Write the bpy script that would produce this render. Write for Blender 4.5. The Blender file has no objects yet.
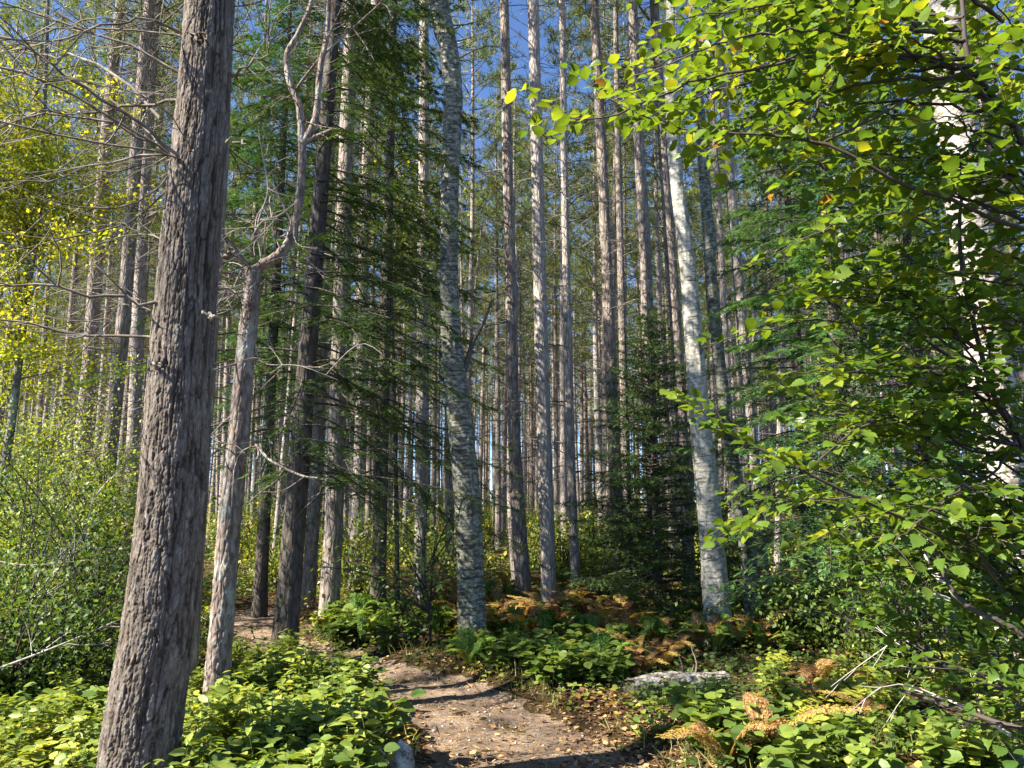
import bpy, math
import numpy as np
from mathutils import Vector

# ------------------------------------------------------------------ camera, sky, sun, exposure
scene = bpy.context.scene
F = 745.0
PITCH = math.radians(9.0)
EYE = 1.6
cam_d = bpy.data.cameras.new('camera'); cam = bpy.data.objects.new('camera', cam_d)
scene.collection.objects.link(cam)
cam_d.sensor_width = 36.0; cam_d.lens = F / 1024 * 36.0
cam_d.clip_start = 0.05; cam_d.clip_end = 2000
cam.location = (0, 0, EYE); cam.rotation_euler = (math.pi / 2 + PITCH, 0, 0)
scene.camera = cam

SUN_EL = math.radians(43); SUN_AZ = math.radians(-112)     # clockwise from +Y
world = bpy.data.worlds.new('World'); scene.world = world; world.use_nodes = True
nt = world.node_tree
sky = nt.nodes.new('ShaderNodeTexSky'); sky.sky_type = 'NISHITA'; sky.sun_disc = False
sky.sun_elevation = SUN_EL; sky.sun_rotation = SUN_AZ % (2 * math.pi)
sky.altitude = 4000; sky.air_density = 1.0; sky.dust_density = 0.0; sky.ozone_density = 6.0
bg = nt.nodes['Background']; bg.inputs['Strength'].default_value = 0.085
nt.links.new(sky.outputs[0], bg.inputs[0])
sun_d = bpy.data.lights.new('sun', 'SUN'); sun_d.energy = 5.0; sun_d.angle = math.radians(0.5)
sun_d.color = (1.0, 0.93, 0.80)
sun = bpy.data.objects.new('sun', sun_d); scene.collection.objects.link(sun)
to_sun = Vector((math.sin(SUN_AZ) * math.cos(SUN_EL), math.cos(SUN_AZ) * math.cos(SUN_EL), math.sin(SUN_EL)))
sun.rotation_euler = to_sun.to_track_quat('Z', 'Y').to_euler()
sun.location = (-20, -10, 30)
scene.view_settings.view_transform = 'Standard'; scene.view_settings.look = 'None'
scene.view_settings.exposure = 2.0; scene.view_settings.gamma = 1.0
scene.view_settings.use_curve_mapping = False
cy = scene.cycles
cy.max_bounces = 7; cy.diffuse_bounces = 4; cy.glossy_bounces = 2; cy.transmission_bounces = 5
cy.transparent_max_bounces = 4; cy.use_denoising = True
cy.sample_clamp_indirect = 4.0; cy.caustics_reflective = False; cy.caustics_refractive = False

rng = np.random.default_rng(7)
U = rng.uniform

# ------------------------------------------------------------------ numeric helpers
def hash2(ix, iy, seed=0):
    n = (ix.astype(np.int64) * 374761393 + iy.astype(np.int64) * 668265263 + seed * 1442695041) & 0x7fffffff
    n = ((n ^ (n >> 13)) * 1274126177) & 0x7fffffff
    return ((n ^ (n >> 16)) & 0xffff) / 65535.0

def vnoise(x, y, seed=0, per=None):
    ix = np.floor(x); iy = np.floor(y); fx = x - ix; fy = y - iy
    fx = fx * fx * (3 - 2 * fx); fy = fy * fy * (3 - 2 * fy)
    w = (lambda a: np.mod(a, per)) if per else (lambda a: a)
    a = hash2(w(ix), iy, seed); b = hash2(w(ix + 1), iy, seed); c = hash2(w(ix), iy + 1, seed); d = hash2(w(ix + 1), iy + 1, seed)
    return (a * (1 - fx) + b * fx) * (1 - fy) + (c * (1 - fx) + d * fx) * fy

def fbm(x, y, seed=0, octv=4):
    s = 0; a = 1; t = 0
    for k in range(octv):
        s = s + a * vnoise(x * 2 ** k, y * 2 ** k, seed + k * 17); t += a; a *= 0.5
    return s / t

def pfbm(x, y, per, seed=0, octv=4):
    s = 0; a = 1; t = 0
    for k in range(octv):
        s = s + a * vnoise(x * 2 ** k, y * 2 ** k, seed + k * 17, per * 2 ** k); t += a; a *= 0.55
    return s / t

def cells(x, y, per, seed=0):
    """F2-F1 of a jittered cell pattern, periodic in x"""
    ix = np.floor(x); iy = np.floor(y)
    f1 = np.full(x.shape, 9.0); f2 = np.full(x.shape, 9.0); idv = np.zeros(x.shape)
    for dx in (-1, 0, 1):
        for dy in (-1, 0, 1):
            cx = ix + dx; cyy = iy + dy; wx = np.mod(cx, per)
            px = cx + 0.1 + 0.8 * hash2(wx, cyy, seed); py = cyy + 0.1 + 0.8 * hash2(wx, cyy, seed + 5)
            d = np.hypot(px - x, py - y)
            nid = hash2(wx, cyy, seed + 9)
            near = d < f1
            f2 = np.where(near, f1, np.minimum(f2, d)); idv = np.where(near, nid, idv); f1 = np.where(near, d, f1)
    return f2 - f1, idv

def unit(v):
    v = np.asarray(v, float)
    return v / np.maximum(np.linalg.norm(v, axis=-1, keepdims=True), 1e-9)

def px(x, y, Y):
    """the point seen at pixel (x, y) in the vertical plane Y metres ahead"""
    u = (x - 512) / F; v = (384 - y) / F
    d = np.array([u, math.cos(PITCH) - v * math.sin(PITCH), math.sin(PITCH) + v * math.cos(PITCH)])
    return np.array([0, 0, EYE]) + d * (Y / d[1])

def ground_px(x, y):
    u = (x - 512) / F; v = (384 - y) / F
    d = np.array([u, math.cos(PITCH) - v * math.sin(PITCH), math.sin(PITCH) + v * math.cos(PITCH)])
    return np.array([0, 0, EYE]) + d * (-EYE / d[2])

def proj(p):
    p = np.asarray(p, float); x = p[..., 0]; y = p[..., 1]; z = p[..., 2] - EYE
    dep = y * math.cos(PITCH) + z * math.sin(PITCH); up = -y * math.sin(PITCH) + z * math.cos(PITCH)
    return 512 + F * x / dep, 384 - F * up / dep, dep

def spline(P, n):
    P = np.asarray(P, float)
    if len(P) == 2:
        t = np.linspace(0, 1, n)[:, None]; return P[0] * (1 - t) + P[1] * t
    Q = np.vstack([2 * P[0] - P[1], P, 2 * P[-1] - P[-2]])
    t = np.linspace(0, len(P) - 1 - 1e-6, n); i = t.astype(int); f = (t - i)[:, None]
    a, b, c, d = Q[i], Q[i + 1], Q[i + 2], Q[i + 3]
    return 0.5 * (2 * b + (c - a) * f + (2 * a - 5 * b + 4 * c - d) * f ** 2 + (3 * b - a - 3 * c + d) * f ** 3)

# ------------------------------------------------------------------ path centre line and ground height
PATH = np.array([ground_px(*p)[:2] for p in [(520, 1150), (520, 860), (540, 775), (520, 737), (460, 700), (405, 676), (345, 662), (292, 650), (262, 636), (254, 620), (262, 603)]])
PATHW = np.array([.82, .82, .8, .68, .48, .40, .42, .44, .44, .45, .45])
PC = spline(PATH, 120); PW = np.interp(np.linspace(0, len(PATH) - 1, 120), np.arange(len(PATH)), PATHW)

def path_dist(x, y):
    x = np.atleast_1d(np.asarray(x, float)); y = np.atleast_1d(np.asarray(y, float))
    best = np.full(x.shape, 99.0)
    for (cx, cyy), w in zip(PC, PW):
        best = np.minimum(best, np.hypot(x - cx, y - cyy) - w)
    return best

def hgt(x, y):
    x = np.atleast_1d(np.asarray(x, float)); y = np.atleast_1d(np.asarray(y, float))
    h = 0.25 * (fbm(x * .18 + 31, y * .18 + 7, 3, 3) - .5) * np.clip((np.hypot(x, y) - 5) / 9, 0, 1)
    h = h + 0.06 * (fbm(x * 1.3, y * 1.3, 11, 3) - .5)
    near = (np.abs(x) < 12) & (y < 16) & (y > -3)
    pd = np.full(x.shape, 9.0)
    if near.any(): pd[near] = path_dist(x[near], y[near])
    h = h - 0.07 * np.clip(1 - (pd + .12) / .35, 0, 1) + 0.05 * np.exp(-((pd - .45) / .3) ** 2)
    return h

def hg(x, y): return float(hgt(x, y)[0])

# ------------------------------------------------------------------ mesh builder
class MB:
    def __init__(s): s.v = []; s.f4 = []; s.f3 = []; s.t = []; s.n = 0
    def add(s, v, f4=None, f3=None, tint=0.5):
        v = np.asarray(v, float).reshape(-1, 3)
        if f4 is not None and len(f4): s.f4.append(np.asarray(f4) + s.n)
        if f3 is not None and len(f3): s.f3.append(np.asarray(f3) + s.n)
        s.v.append(v); s.t.append(np.broadcast_to(np.asarray(tint, float), (len(v),))); s.n += len(v)
    def tube(s, P, R, n=6, tint=0.5, cap=False):
        P = np.asarray(P, float); m = len(P); R = np.broadcast_to(np.asarray(R, float), (m,))
        T = unit(np.gradient(P, axis=0)); ref = np.array([0, 0, 1.0]) if abs(T[0][2]) < .8 else np.array([1.0, 0, 0])
        A = unit(np.cross(T, ref)); B = np.cross(T, A)
        th = np.linspace(0, 2 * np.pi, n, endpoint=False)
        V = P[:, None] + R[:, None, None] * (A[:, None] * np.cos(th)[None, :, None] + B[:, None] * np.sin(th)[None, :, None])
        i = np.arange(m - 1)[:, None] * n; j = np.arange(n)[None]; k = (j + 1) % n
        q = np.stack([i + j, i + k, i + n + k, i + n + j], -1).reshape(-1, 4)
        s.add(V.reshape(-1, 3), q, None, tint)
        if cap:
            for e in (0, m - 1):
                vv = np.vstack([V[e], P[e]]); s.add(vv, None, [[a, (a + 1) % n, n] for a in range(n)], tint)
    def leaves(s, tmpl, pos, d, nrm, size, tint):
        """tmpl = (verts in leaf space: x side, y along, z normal; quads; tris)"""
        tv, q, t3 = tmpl; N = len(pos)
        if N == 0: return
        d = unit(d); sd = unit(np.cross(d, nrm)); nn = np.cross(sd, d)
        size = np.broadcast_to(np.asarray(size, float), (N,)); tint = np.broadcast_to(np.asarray(tint, float), (N,))
        V = pos[:, None] + size[:, None, None] * (sd[:, None] * tv[None, :, 0:1] + d[:, None] * tv[None, :, 1:2] + nn[:, None] * tv[None, :, 2:3])
        off = (np.arange(N) * len(tv))[:, None, None]
        s.add(V.reshape(-1, 3), (off + q[None]).reshape(-1, 4) if len(q) else None,
              (off + t3[None]).reshape(-1, 3) if len(t3) else None, np.repeat(tint, len(tv)))
    def mesh(s, name, m=None, smooth=True):
        me = bpy.data.meshes.new(name)
        V = np.vstack(s.v); f4 = np.vstack(s.f4) if s.f4 else np.zeros((0, 4), int); f3 = np.vstack(s.f3) if s.f3 else np.zeros((0, 3), int)
        me.vertices.add(len(V)); me.vertices.foreach_set('co', V.astype(np.float32).ravel())
        me.loops.add(len(f4) * 4 + len(f3) * 3)
        me.loops.foreach_set('vertex_index', np.concatenate([f4.ravel(), f3.ravel()]).astype(np.int32))
        me.polygons.add(len(f4) + len(f3))
        ls = np.concatenate([np.arange(len(f4)) * 4, len(f4) * 4 + np.arange(len(f3)) * 3]).astype(np.int32)
        me.polygons.foreach_set('loop_start', ls)
        me.polygons.foreach_set('use_smooth', np.full(len(ls), smooth))
        a = me.attributes.new('tint', 'FLOAT', 'POINT'); a.data.foreach_set('value', np.concatenate(s.t).astype(np.float32))
        me.update(calc_edges=True)
        if m: me.materials.append(m)
        return me
    def build(s, name, m, parent=None, smooth=True):
        return link(name, s.mesh(name, m, smooth), parent)

def link(name, me, parent=None):
    o = bpy.data.objects.new(name, me); scene.collection.objects.link(o)
    if parent: o.parent = parent
    return o

def tag(o, label=None, cat=None, group=None, kind=None):
    if label: o['label'] = label
    if cat: o['category'] = cat
    if group: o['group'] = group
    if kind: o['kind'] = kind
    return o

def thing(name, label, cat, group=None, loc=(0, 0, 0)):
    o = bpy.data.objects.new(name, None); scene.collection.objects.link(o); o.location = loc
    o.empty_display_size = .1
    return tag(o, label, cat, group)

def dup(root, loc, rz, sc=1.0, label=None, group=None, tilt=(0, 0)):
    r = root.copy(); scene.collection.objects.link(r); r.location = loc; r.rotation_euler = (tilt[0], tilt[1], rz)
    r.scale = (sc, sc, sc) if np.isscalar(sc) else sc
    if label: r['label'] = label
    if group: r['group'] = group
    for ch in KIDS[root.name]:
        c = ch.copy(); scene.collection.objects.link(c); c.parent = r
    return r
KIDS = {}

# ------------------------------------------------------------------ materials
class N:
    def __init__(s, name):
        s.m = bpy.data.materials.new(name); s.m.use_nodes = True; s.t = s.m.node_tree; s.t.nodes.clear()
        s.out = s.t.nodes.new('ShaderNodeOutputMaterial')
    def n(s, kind, **kw):
        x = s.t.nodes.new('ShaderNode' + kind)
        for k, v in kw.items():
            if k.startswith('i_'):
                key = k[2:].replace('_', ' '); x.inputs[int(key) if key.isdigit() else key].default_value = v
            else: setattr(x, k, v)
        return x
    def l(s, a, b): s.t.links.new(a, b)
    def ramp(s, fac, stops, interp='LINEAR'):
        r = s.n('ValToRGB'); e = r.color_ramp; e.interpolation = interp
        while len(e.elements) < len(stops): e.elements.new(.5)
        for el, (p, c) in zip(e.elements, stops):
            el.position = p; el.color = (*c, 1) if len(c) == 3 else c
        if fac is not None: s.l(fac, r.inputs[0])
        return r.outputs[0]
    def coord(s, scale, kind='Object'):
        c = s.n('TexCoord'); m = s.n('Mapping'); m.inputs['Scale'].default_value = scale
        s.l(c.outputs[kind], m.inputs[0]); return m.outputs[0]
    def noise(s, vec, scale, detail=4, rough=.55):
        x = s.n('TexNoise'); x.inputs['Scale'].default_value = scale; x.inputs['Detail'].default_value = detail
        x.inputs['Roughness'].default_value = rough
        if vec is not None: s.l(vec, x.inputs['Vector'])
        return x.outputs['Fac']
    def mix(s, f, a, b, mode='MIX'):
        x = s.n('Mix', data_type='RGBA', blend_type=mode)
        for v, i in ((f, 0), (a, 6), (b, 7)):
            if hasattr(v, 'links'): s.l(v, x.inputs[i])
            elif i == 0: x.inputs[0].default_value = v
            else: x.inputs[i].default_value = (*v, 1)
        return x.outputs[2]
    def bump(s, h, strength, dist):
        b = s.n('Bump'); b.inputs['Strength'].default_value = strength; b.inputs['Distance'].default_value = dist
        s.l(h, b.inputs['Height']); return b.outputs[0]
    def finish(s, col, rough=.9, nrm=None, spec=.25):
        p = s.n('BsdfPrincipled'); p.inputs['Roughness'].default_value = rough; p.inputs['Specular IOR Level'].default_value = spec
        if hasattr(col, 'links'): s.l(col, p.inputs['Base Color'])
        else: p.inputs['Base Color'].default_value = (*col, 1)
        if nrm is not None: s.l(nrm, p.inputs['Normal'])
        s.l(p.outputs[0], s.out.inputs[0]); return s.m

def leaf_mat(name, stops, trans=.42, rough=.42, spec=.4, tmul=(1.38, 1.28, .45)):
    k = N(name); a = k.n('Attribute', attribute_name='tint'); col = k.ramp(a.outputs['Fac'], stops)
    ns = k.noise(k.coord((1, 1, 1)), 28, 4, .65); col = k.mix(.35, col, k.ramp(ns, [(.3, (.3, .3, .3)), (.7, (.9, .9, .9))]), 'OVERLAY')
    if name in ('hazel_leaf', 'herb_leaf'):
        sp = k.noise(k.coord((1, 1, 1)), 120, 3, .7); col = k.mix(k.ramp(sp, [(.64, (0, 0, 0)), (.70, (.7, .7, .7))]), col, (.16, .10, .03))
    p = k.n('BsdfPrincipled'); p.inputs['Roughness'].default_value = rough; p.inputs['Specular IOR Level'].default_value = spec
    k.l(col, p.inputs['Base Color'])
    t = k.n('BsdfTranslucent'); k.l(k.mix(1.0, col, tmul, 'MULTIPLY'), t.inputs[0])
    m = k.n('MixShader'); m.inputs[0].default_value = trans; k.l(p.outputs[0], m.inputs[1]); k.l(t.outputs[0], m.inputs[2])
    k.l(m.outputs[0], k.out.inputs[0]); return k.m

def bark_mat(name, dark, mid, light, sc=(22, 22, 4), strength=.8, dist=.012, lichen=None, cellscale=1.0):
    k = N(name); v = k.coord(sc); nz = k.noise(v, 1.0, 6, .65)
    vo = k.n('TexVoronoi', feature='DISTANCE_TO_EDGE'); vo.inputs['Scale'].default_value = cellscale
    w = k.mix(.18, v, k.n('TexNoise').outputs['Color']); k.l(w, vo.inputs['Vector'])
    fur = k.ramp(vo.outputs['Distance'], [(0.0, (0, 0, 0)), (.18, (1, 1, 1))])
    col = k.ramp(nz, [(.3, dark), (.5, mid), (.72, light)])
    col = k.mix(.55, col, k.mix(fur, (.35, .3, .28), (1, 1, 1)), 'MULTIPLY')
    if lichen:
        ln = k.noise(k.coord((1, 1, .6)), 5, 6, .7)
        col = k.mix(k.ramp(ln, [(.52, (0, 0, 0)), (.6, (1, 1, 1))]), col, lichen)
    hh = k.mix(.5, fur, k.ramp(nz, [(0, (0, 0, 0)), (1, (1, 1, 1))]))
    return k.finish(col, .92, k.bump(hh, strength, dist), .15)

def birch_mat(name, base, dark, sc=1.0, dark_lo=.60, base2=(.45, .42, .36)):
    k = N(name)
    wv = k.n('TexNoise'); wv.inputs['Scale'].default_value = 3; cv = k.mix(.12, k.coord((1, 1, 1)), wv.outputs['Color'], 'ADD')
    mp = k.n('Mapping'); mp.inputs['Scale'].default_value = (4 * sc, 4 * sc, 34 * sc); k.l(cv, mp.inputs[0])
    n1 = k.noise(mp.outputs[0], 1.2, 7, .72)          # lenticels: thin horizontal dashes
    n2 = k.noise(k.coord((3, 3, 3.4)), 1.3, 7, .75)                        # large peeling patches
    n3 = k.noise(k.coord((9, 9, 14)), 2, 6, .7)
    col = k.mix(k.ramp(n3, [(.42, (0, 0, 0)), (.56, (1, 1, 1))]), base, base2)
    col = k.mix(k.ramp(n1, [(dark_lo, (0, 0, 0)), (dark_lo + .05, (1, 1, 1))]), col, dark)
    col = k.mix(k.ramp(n2, [(.55, (0, 0, 0)), (.63, (.85, .85, .85))]), col, dark)
    return k.finish(col, .7, k.bump(k.mix(.5, k.ramp(n1, [(0, (0, 0, 0)), (1, (1, 1, 1))]), k.ramp(n3, [(0, (0, 0, 0)), (1, (1, 1, 1))])), .6, .01), .25)

M = {}
def big_bark():
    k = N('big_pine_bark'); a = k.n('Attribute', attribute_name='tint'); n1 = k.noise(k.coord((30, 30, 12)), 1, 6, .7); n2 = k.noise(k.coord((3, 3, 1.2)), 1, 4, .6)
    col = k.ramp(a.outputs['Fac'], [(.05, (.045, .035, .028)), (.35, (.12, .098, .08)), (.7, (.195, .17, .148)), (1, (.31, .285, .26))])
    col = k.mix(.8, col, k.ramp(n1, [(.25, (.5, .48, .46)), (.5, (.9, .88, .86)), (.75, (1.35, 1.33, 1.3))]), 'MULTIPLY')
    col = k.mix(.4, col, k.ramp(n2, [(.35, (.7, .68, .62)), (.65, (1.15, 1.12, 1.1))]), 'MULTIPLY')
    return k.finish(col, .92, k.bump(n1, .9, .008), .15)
M['bark_big'] = big_bark()
M['bark'] = bark_mat('pine_bark', (.125, .098, .08), (.27, .225, .19), (.41, .36, .32), (20, 20, 5), .9, .02)
M['bark_pale'] = bark_mat('pale_pine_bark', (.18, .15, .13), (.35, .305, .27), (.49, .45, .41), (26, 26, 6), .9, .015)
M['bark_snag'] = bark_mat('weathered_bark', (.10, .075, .06), (.22, .175, .145), (.36, .31, .27), (24, 24, 9), .9, .012, lichen=(.33, .31, .27))
M['bark_grey'] = bark_mat('grey_bark', (.08, .075, .06), (.17, .16, .13), (.30, .29, .24), (14, 14, 7), .8, .012, lichen=(.24, .28, .20))
M['bark_dark'] = bark_mat('fir_bark', (.05, .042, .035), (.10, .085, .07), (.17, .15, .13), (18, 18, 6), .8, .015)
M['birch'] = birch_mat('white_birch_bark', (.42, .405, .36), (.075, .065, .055), .8, .56, (.22, .215, .17))
M['birch_grey'] = birch_mat('grey_birch_bark', (.27, .265, .225), (.045, .04, .03), .7, .53, (.075, .08, .045))
M['birch_peel'] = birch_mat('peeling_birch_bark', (.46, .43, .40), (.10, .08, .065), .8, .54, (.27, .22, .185))
def twig_mat():
    k = N('dead_twig'); n1 = k.noise(k.coord((1, 1, 1)), 9, 4, .6)
    return k.finish(k.ramp(n1, [(.35, (.085, .068, .055)), (.5, (.15, .122, .10)), (.68, (.26, .24, .20))]), .9)
M['twig'] = twig_mat()
M['log'] = birch_mat('rotting_birch_bark', (.42, .41, .37), (.09, .065, .05), 1.4, .50, (.16, .14, .11))
M['twig_old'] = N('weathered_twig').finish((.27, .225, .19), .9)
M['twig_pale'] = N('bleached_twig').finish((.42, .38, .34), .85)
M['stem'] = N('shrub_stem').finish((.06, .047, .038), .75)
M['herb_stem'] = N('herb_stem').finish((.12, .13, .04), .7)
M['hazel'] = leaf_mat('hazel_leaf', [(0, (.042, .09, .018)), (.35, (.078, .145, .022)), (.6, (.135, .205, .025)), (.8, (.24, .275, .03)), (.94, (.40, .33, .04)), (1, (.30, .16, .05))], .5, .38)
M['herb'] = leaf_mat('herb_leaf', [(0, (.045, .085, .022)), (.35, (.10, .16, .03)), (.6, (.215, .27, .045)), (.8, (.42, .42, .07)), (.93, (.55, .40, .08)), (1, (.35, .16, .07))], .38, .5)
M['bush'] = leaf_mat('bush_leaf', [(0, (.045, .085, .02)), (.5, (.13, .20, .04)), (.8, (.28, .33, .06)), (1, (.42, .40, .09))], .42, .5)
M['yellow'] = leaf_mat('yellowing_leaf', [(0, (.12, .18, .02)), (.5, (.36, .38, .03)), (1, (.62, .52, .04))], .45, .45)
M['fern'] = leaf_mat('fern_frond', [(0, (.05, .12, .02)), (.4, (.16, .25, .04)), (.7, (.40, .32, .06)), (.85, (.36, .21, .09)), (1, (.22, .115, .06))], .35, .6, .2)
M['needle'] = leaf_mat('pine_needle', [(0, (.05, .08, .025)), (.5, (.12, .16, .04)), (1, (.26, .27, .07))], .38, .5, .3, (1.3, 1.25, .6))
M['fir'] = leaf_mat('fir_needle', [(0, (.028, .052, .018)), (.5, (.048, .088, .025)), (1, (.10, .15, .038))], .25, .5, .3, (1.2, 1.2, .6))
M['fir_light'] = leaf_mat('light_fir_needle', [(0, (.04, .10, .03)), (.5, (.075, .16, .05)), (1, (.14, .25, .08))], .35, .5, .3, (1.2, 1.2, .6))
M['litter'] = leaf_mat('fallen_leaf', [(0, (.10, .05, .03)), (.4, (.24, .13, .07)), (.7, (.42, .28, .13)), (1, (.60, .42, .18))], .15, .7, .2, (1, 1, 1))
M['grass'] = leaf_mat('grass_blade', [(0, (.07, .13, .02)), (.5, (.2, .26, .05)), (1, (.48, .42, .16))], .3, .5)

def ground_mat():
    k = N('forest_floor'); v = k.coord((1, 1, 1))
    n1 = k.noise(v, 1.6, 6, .65); n2 = k.noise(v, 38, 5, .7)
    col = k.ramp(n1, [(.35, (.055, .045, .022)), (.5, (.11, .075, .04)), (.65, (.09, .095, .03))])
    col = k.mix(.6, col, k.ramp(n2, [(.3, (.2, .16, .12)), (.5, (.6, .5, .4)), (.72, (1.5, 1.2, .8))]), 'MULTIPLY')
    return k.finish(col, .95, k.bump(n2, 1, .04), .1)
def path_mat():
    k = N('path_dirt'); v = k.coord((1, 1, 1))
    n1 = k.noise(v, 2.2, 6, .6); n2 = k.noise(v, 60, 6, .75); n3 = k.noise(k.coord((1, 1, 1)), 9, 5, .6)
    col = k.ramp(n1, [(.3, (.155, .115, .082)), (.5, (.25, .19, .14)), (.7, (.34, .265, .20))])
    col = k.mix(.7, col, k.ramp(n2, [(.3, (.4, .38, .36)), (.5, (.85, .82, .8)), (.75, (1.3, 1.25, 1.15))]), 'MULTIPLY')
    vo = k.n('TexVoronoi'); vo.inputs['Scale'].default_value = 42; k.l(v, vo.inputs['Vector'])
    col = k.mix(k.ramp(vo.outputs['Distance'], [(.12, (.8, .8, .8)), (.2, (0, 0, 0))]), col, (.10, .06, .045))
    return k.finish(col, .95, k.bump(k.mix(.5, k.ramp(n2, [(0, (0, 0, 0)), (1, (1, 1, 1))]), k.ramp(n3, [(0, (0, 0, 0)), (1, (1, 1, 1))])), 1, .03), .1)
M['ground'] = ground_mat(); M['path'] = path_mat()
def lichen_mat():
    k = N('lichen_rock'); v = k.coord((1, 1, 1)); n1 = k.noise(v, 14, 6, .7); n2 = k.noise(v, 60, 5, .7)
    col = k.ramp(n1, [(.38, (.09, .075, .06)), (.46, (.42, .40, .35)), (.60, (.66, .65, .58))])
    return k.finish(col, .95, k.bump(n2, 1, .02), .1)
M['lichen'] = lichen_mat()

# ------------------------------------------------------------------ leaf templates
def tm(v, q=(), t=()): return (np.array(v, float), np.array(q, int).reshape(-1, 4), np.array(t, int).reshape(-1, 3))
LEAF = tm([(0, 0, 0), (0, .33, -.03), (0, .66, -.03), (0, 1.02, -.10),
           (-.27, .10, .03), (-.42, .38, .07), (-.36, .68, .04), (-.15, .90, -.04),
           (.27, .10, .03), (.42, .38, .07), (.36, .68, .04), (.15, .90, -.04)],
          [(0, 1, 5, 4), (1, 2, 6, 5), (0, 8, 9, 1), (1, 9, 10, 2), (2, 3, 7, 6), (2, 10, 11, 3)])
LANCE = tm([(0, 0, 0), (0, .5, -.03), (0, 1, -.12), (-.2, .3, .05), (-.19, .65, .02), (.2, .3, .05), (.19, .65, .02)],
           [(0, 1, 4, 3), (0, 5, 6, 1)], [(1, 2, 4), (1, 6, 2)])
SMALL = tm([(0, 0, 0), (0, 1, -.08), (-.34, .5, .08), (.34, .5, .08)], (), [(0, 1, 2), (0, 3, 1)])
NEEDLE = tm([(-.05, 0, 0), (.05, 0, 0), (0, 1, 0)], (), [(0, 1, 2)])
NEEDLE_W = tm([(-.09, 0, 0), (.09, 0, 0), (.05, .8, 0), (-.05, .8, 0)], [(0, 1, 2, 3)])
BLADE = tm([(-.022, 0, 0), (.022, 0, 0), (.018, .5, .02), (-.018, .5, .02), (0, 1, -.14)], [(0, 1, 2, 3)], [(3, 2, 4)])

def toothed(fold, droop, twist, wide):
    ys = np.array([0, .07, .16, .25, .34, .43, .52, .61, .70, .79, .88, 1.04]); wd = wide * np.array([.0, .20, .33, .41, .455, .46, .44, .40, .33, .25, .14, 0])
    V = []; 
    for i, y in enumerate(ys): V.append((twist * .08 * math.sin(y * 3), y, -droop * y * y))
    for sg in (-1, 1):
        for i in range(1, 11):
            t = 1.0 + (.07 if i % 2 else -.05); w_ = wd[i] * t
            V.append((sg * w_ + twist * .08 * math.sin(ys[i] * 3), ys[i] - .03 * (i % 2 == 0), fold * w_ - droop * ys[i] ** 2 + sg * twist * .25 * w_ * ys[i] + .015 * (-1) ** i))
    Q = []; T3 = []
    for s_ in (0, 1):
        o = 12 + 10 * s_
        for i in range(1, 10):
            q = (i, i + 1, o + i, o + i - 1); Q.append(q if s_ == 0 else q[::-1])
        T3.append((0, 1, o) if s_ == 0 else (0, o, 1)); T3.append((10, 11, o + 9) if s_ == 0 else (10, o + 9, 11))
    return tm(V, Q, T3)
HAZ = [toothed(.35, .12, .3, 1.0), toothed(.7, .25, -.5, .92), toothed(.1, .35, .6, 1.05), toothed(.5, -.05, 0, .85), toothed(.2, .05, -.8, .95)]

def rdir(n, z=0.0, spread=1.0):
    v = rng.normal(size=(n, 3)) * spread; v[:, 2] += z; return unit(v)

# ------------------------------------------------------------------ setting: ground and path
def build_ground():
    xs = np.unique(np.concatenate([np.linspace(-400, -14, 24), np.arange(-14, -4.5, .16), np.arange(-4.5, 4.5, .05), np.arange(4.5, 14, .16), np.linspace(14, 400, 24)]))
    ys = np.unique(np.concatenate([np.linspace(-200, -2, 12), np.arange(-2, 3, .2), np.arange(3, 12, .05), np.arange(12, 30, .3), np.linspace(30, 600, 40)]))
    X, Y = np.meshgrid(xs, ys); Z = hgt(X.ravel(), Y.ravel())
    V = np.stack([X.ravel(), Y.ravel(), Z], -1); nx = len(xs)
    i = (np.arange(len(ys) - 1)[:, None] * nx + np.arange(nx - 1)[None]).ravel()
    b = MB(); b.add(V, np.stack([i, i + 1, i + nx + 1, i + nx], -1))
    o = b.build('ground', M['ground']); tag(o, kind='structure')
    # the trodden path: a sheet 4 mm above, edge wandering
    n = 1100; C = spline(PATH, n); W = np.interp(np.linspace(0, 10, n), np.arange(11), PATHW)
    T = unit(np.gradient(C, axis=0)); S = np.stack([T[:, 1], -T[:, 0]], -1)
    m = 81; t = np.linspace(-1, 1, m)
    sv = np.arange(n) * .018
    wl = W * (1.0 + .35 * (fbm(sv * .9, sv * 0 + 3, 21) - .5) * 2); wr = W * (1.0 + .35 * (fbm(sv * .9, sv * 0 + 9, 22) - .5) * 2); wl = wl + .14 * (fbm(sv * 5, sv * 0 + 1, 31, 3) - .5); wr = wr + .14 * (fbm(sv * 5, sv * 0 + 5, 32, 3) - .5)
    off = np.where(t[None] < 0, t[None] * wl[:, None], t[None] * wr[:, None])
    P2 = C[:, None] + S[:, None] * off[..., None]
    Z = hgt(P2[..., 0].ravel(), P2[..., 1].ravel()).reshape(n, m) + .004 + (.022 * (fbm(P2[..., 0] * 5, P2[..., 1] * 5, 40) - .45) + .012 * (fbm(P2[..., 0] * 22, P2[..., 1] * 22, 43, 3) - .45)) * (1 - t[None] ** 4)
    V = np.dstack([P2, Z]).reshape(-1, 3); i = (np.arange(n - 1)[:, None] * m + np.arange(m - 1)[None]).ravel()
    b = MB(); b.add(V, np.stack([i, i + m, i + m + 1, i + 1], -1)); tag(b.build('path', M['path']), kind='structure')
build_ground()

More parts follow.
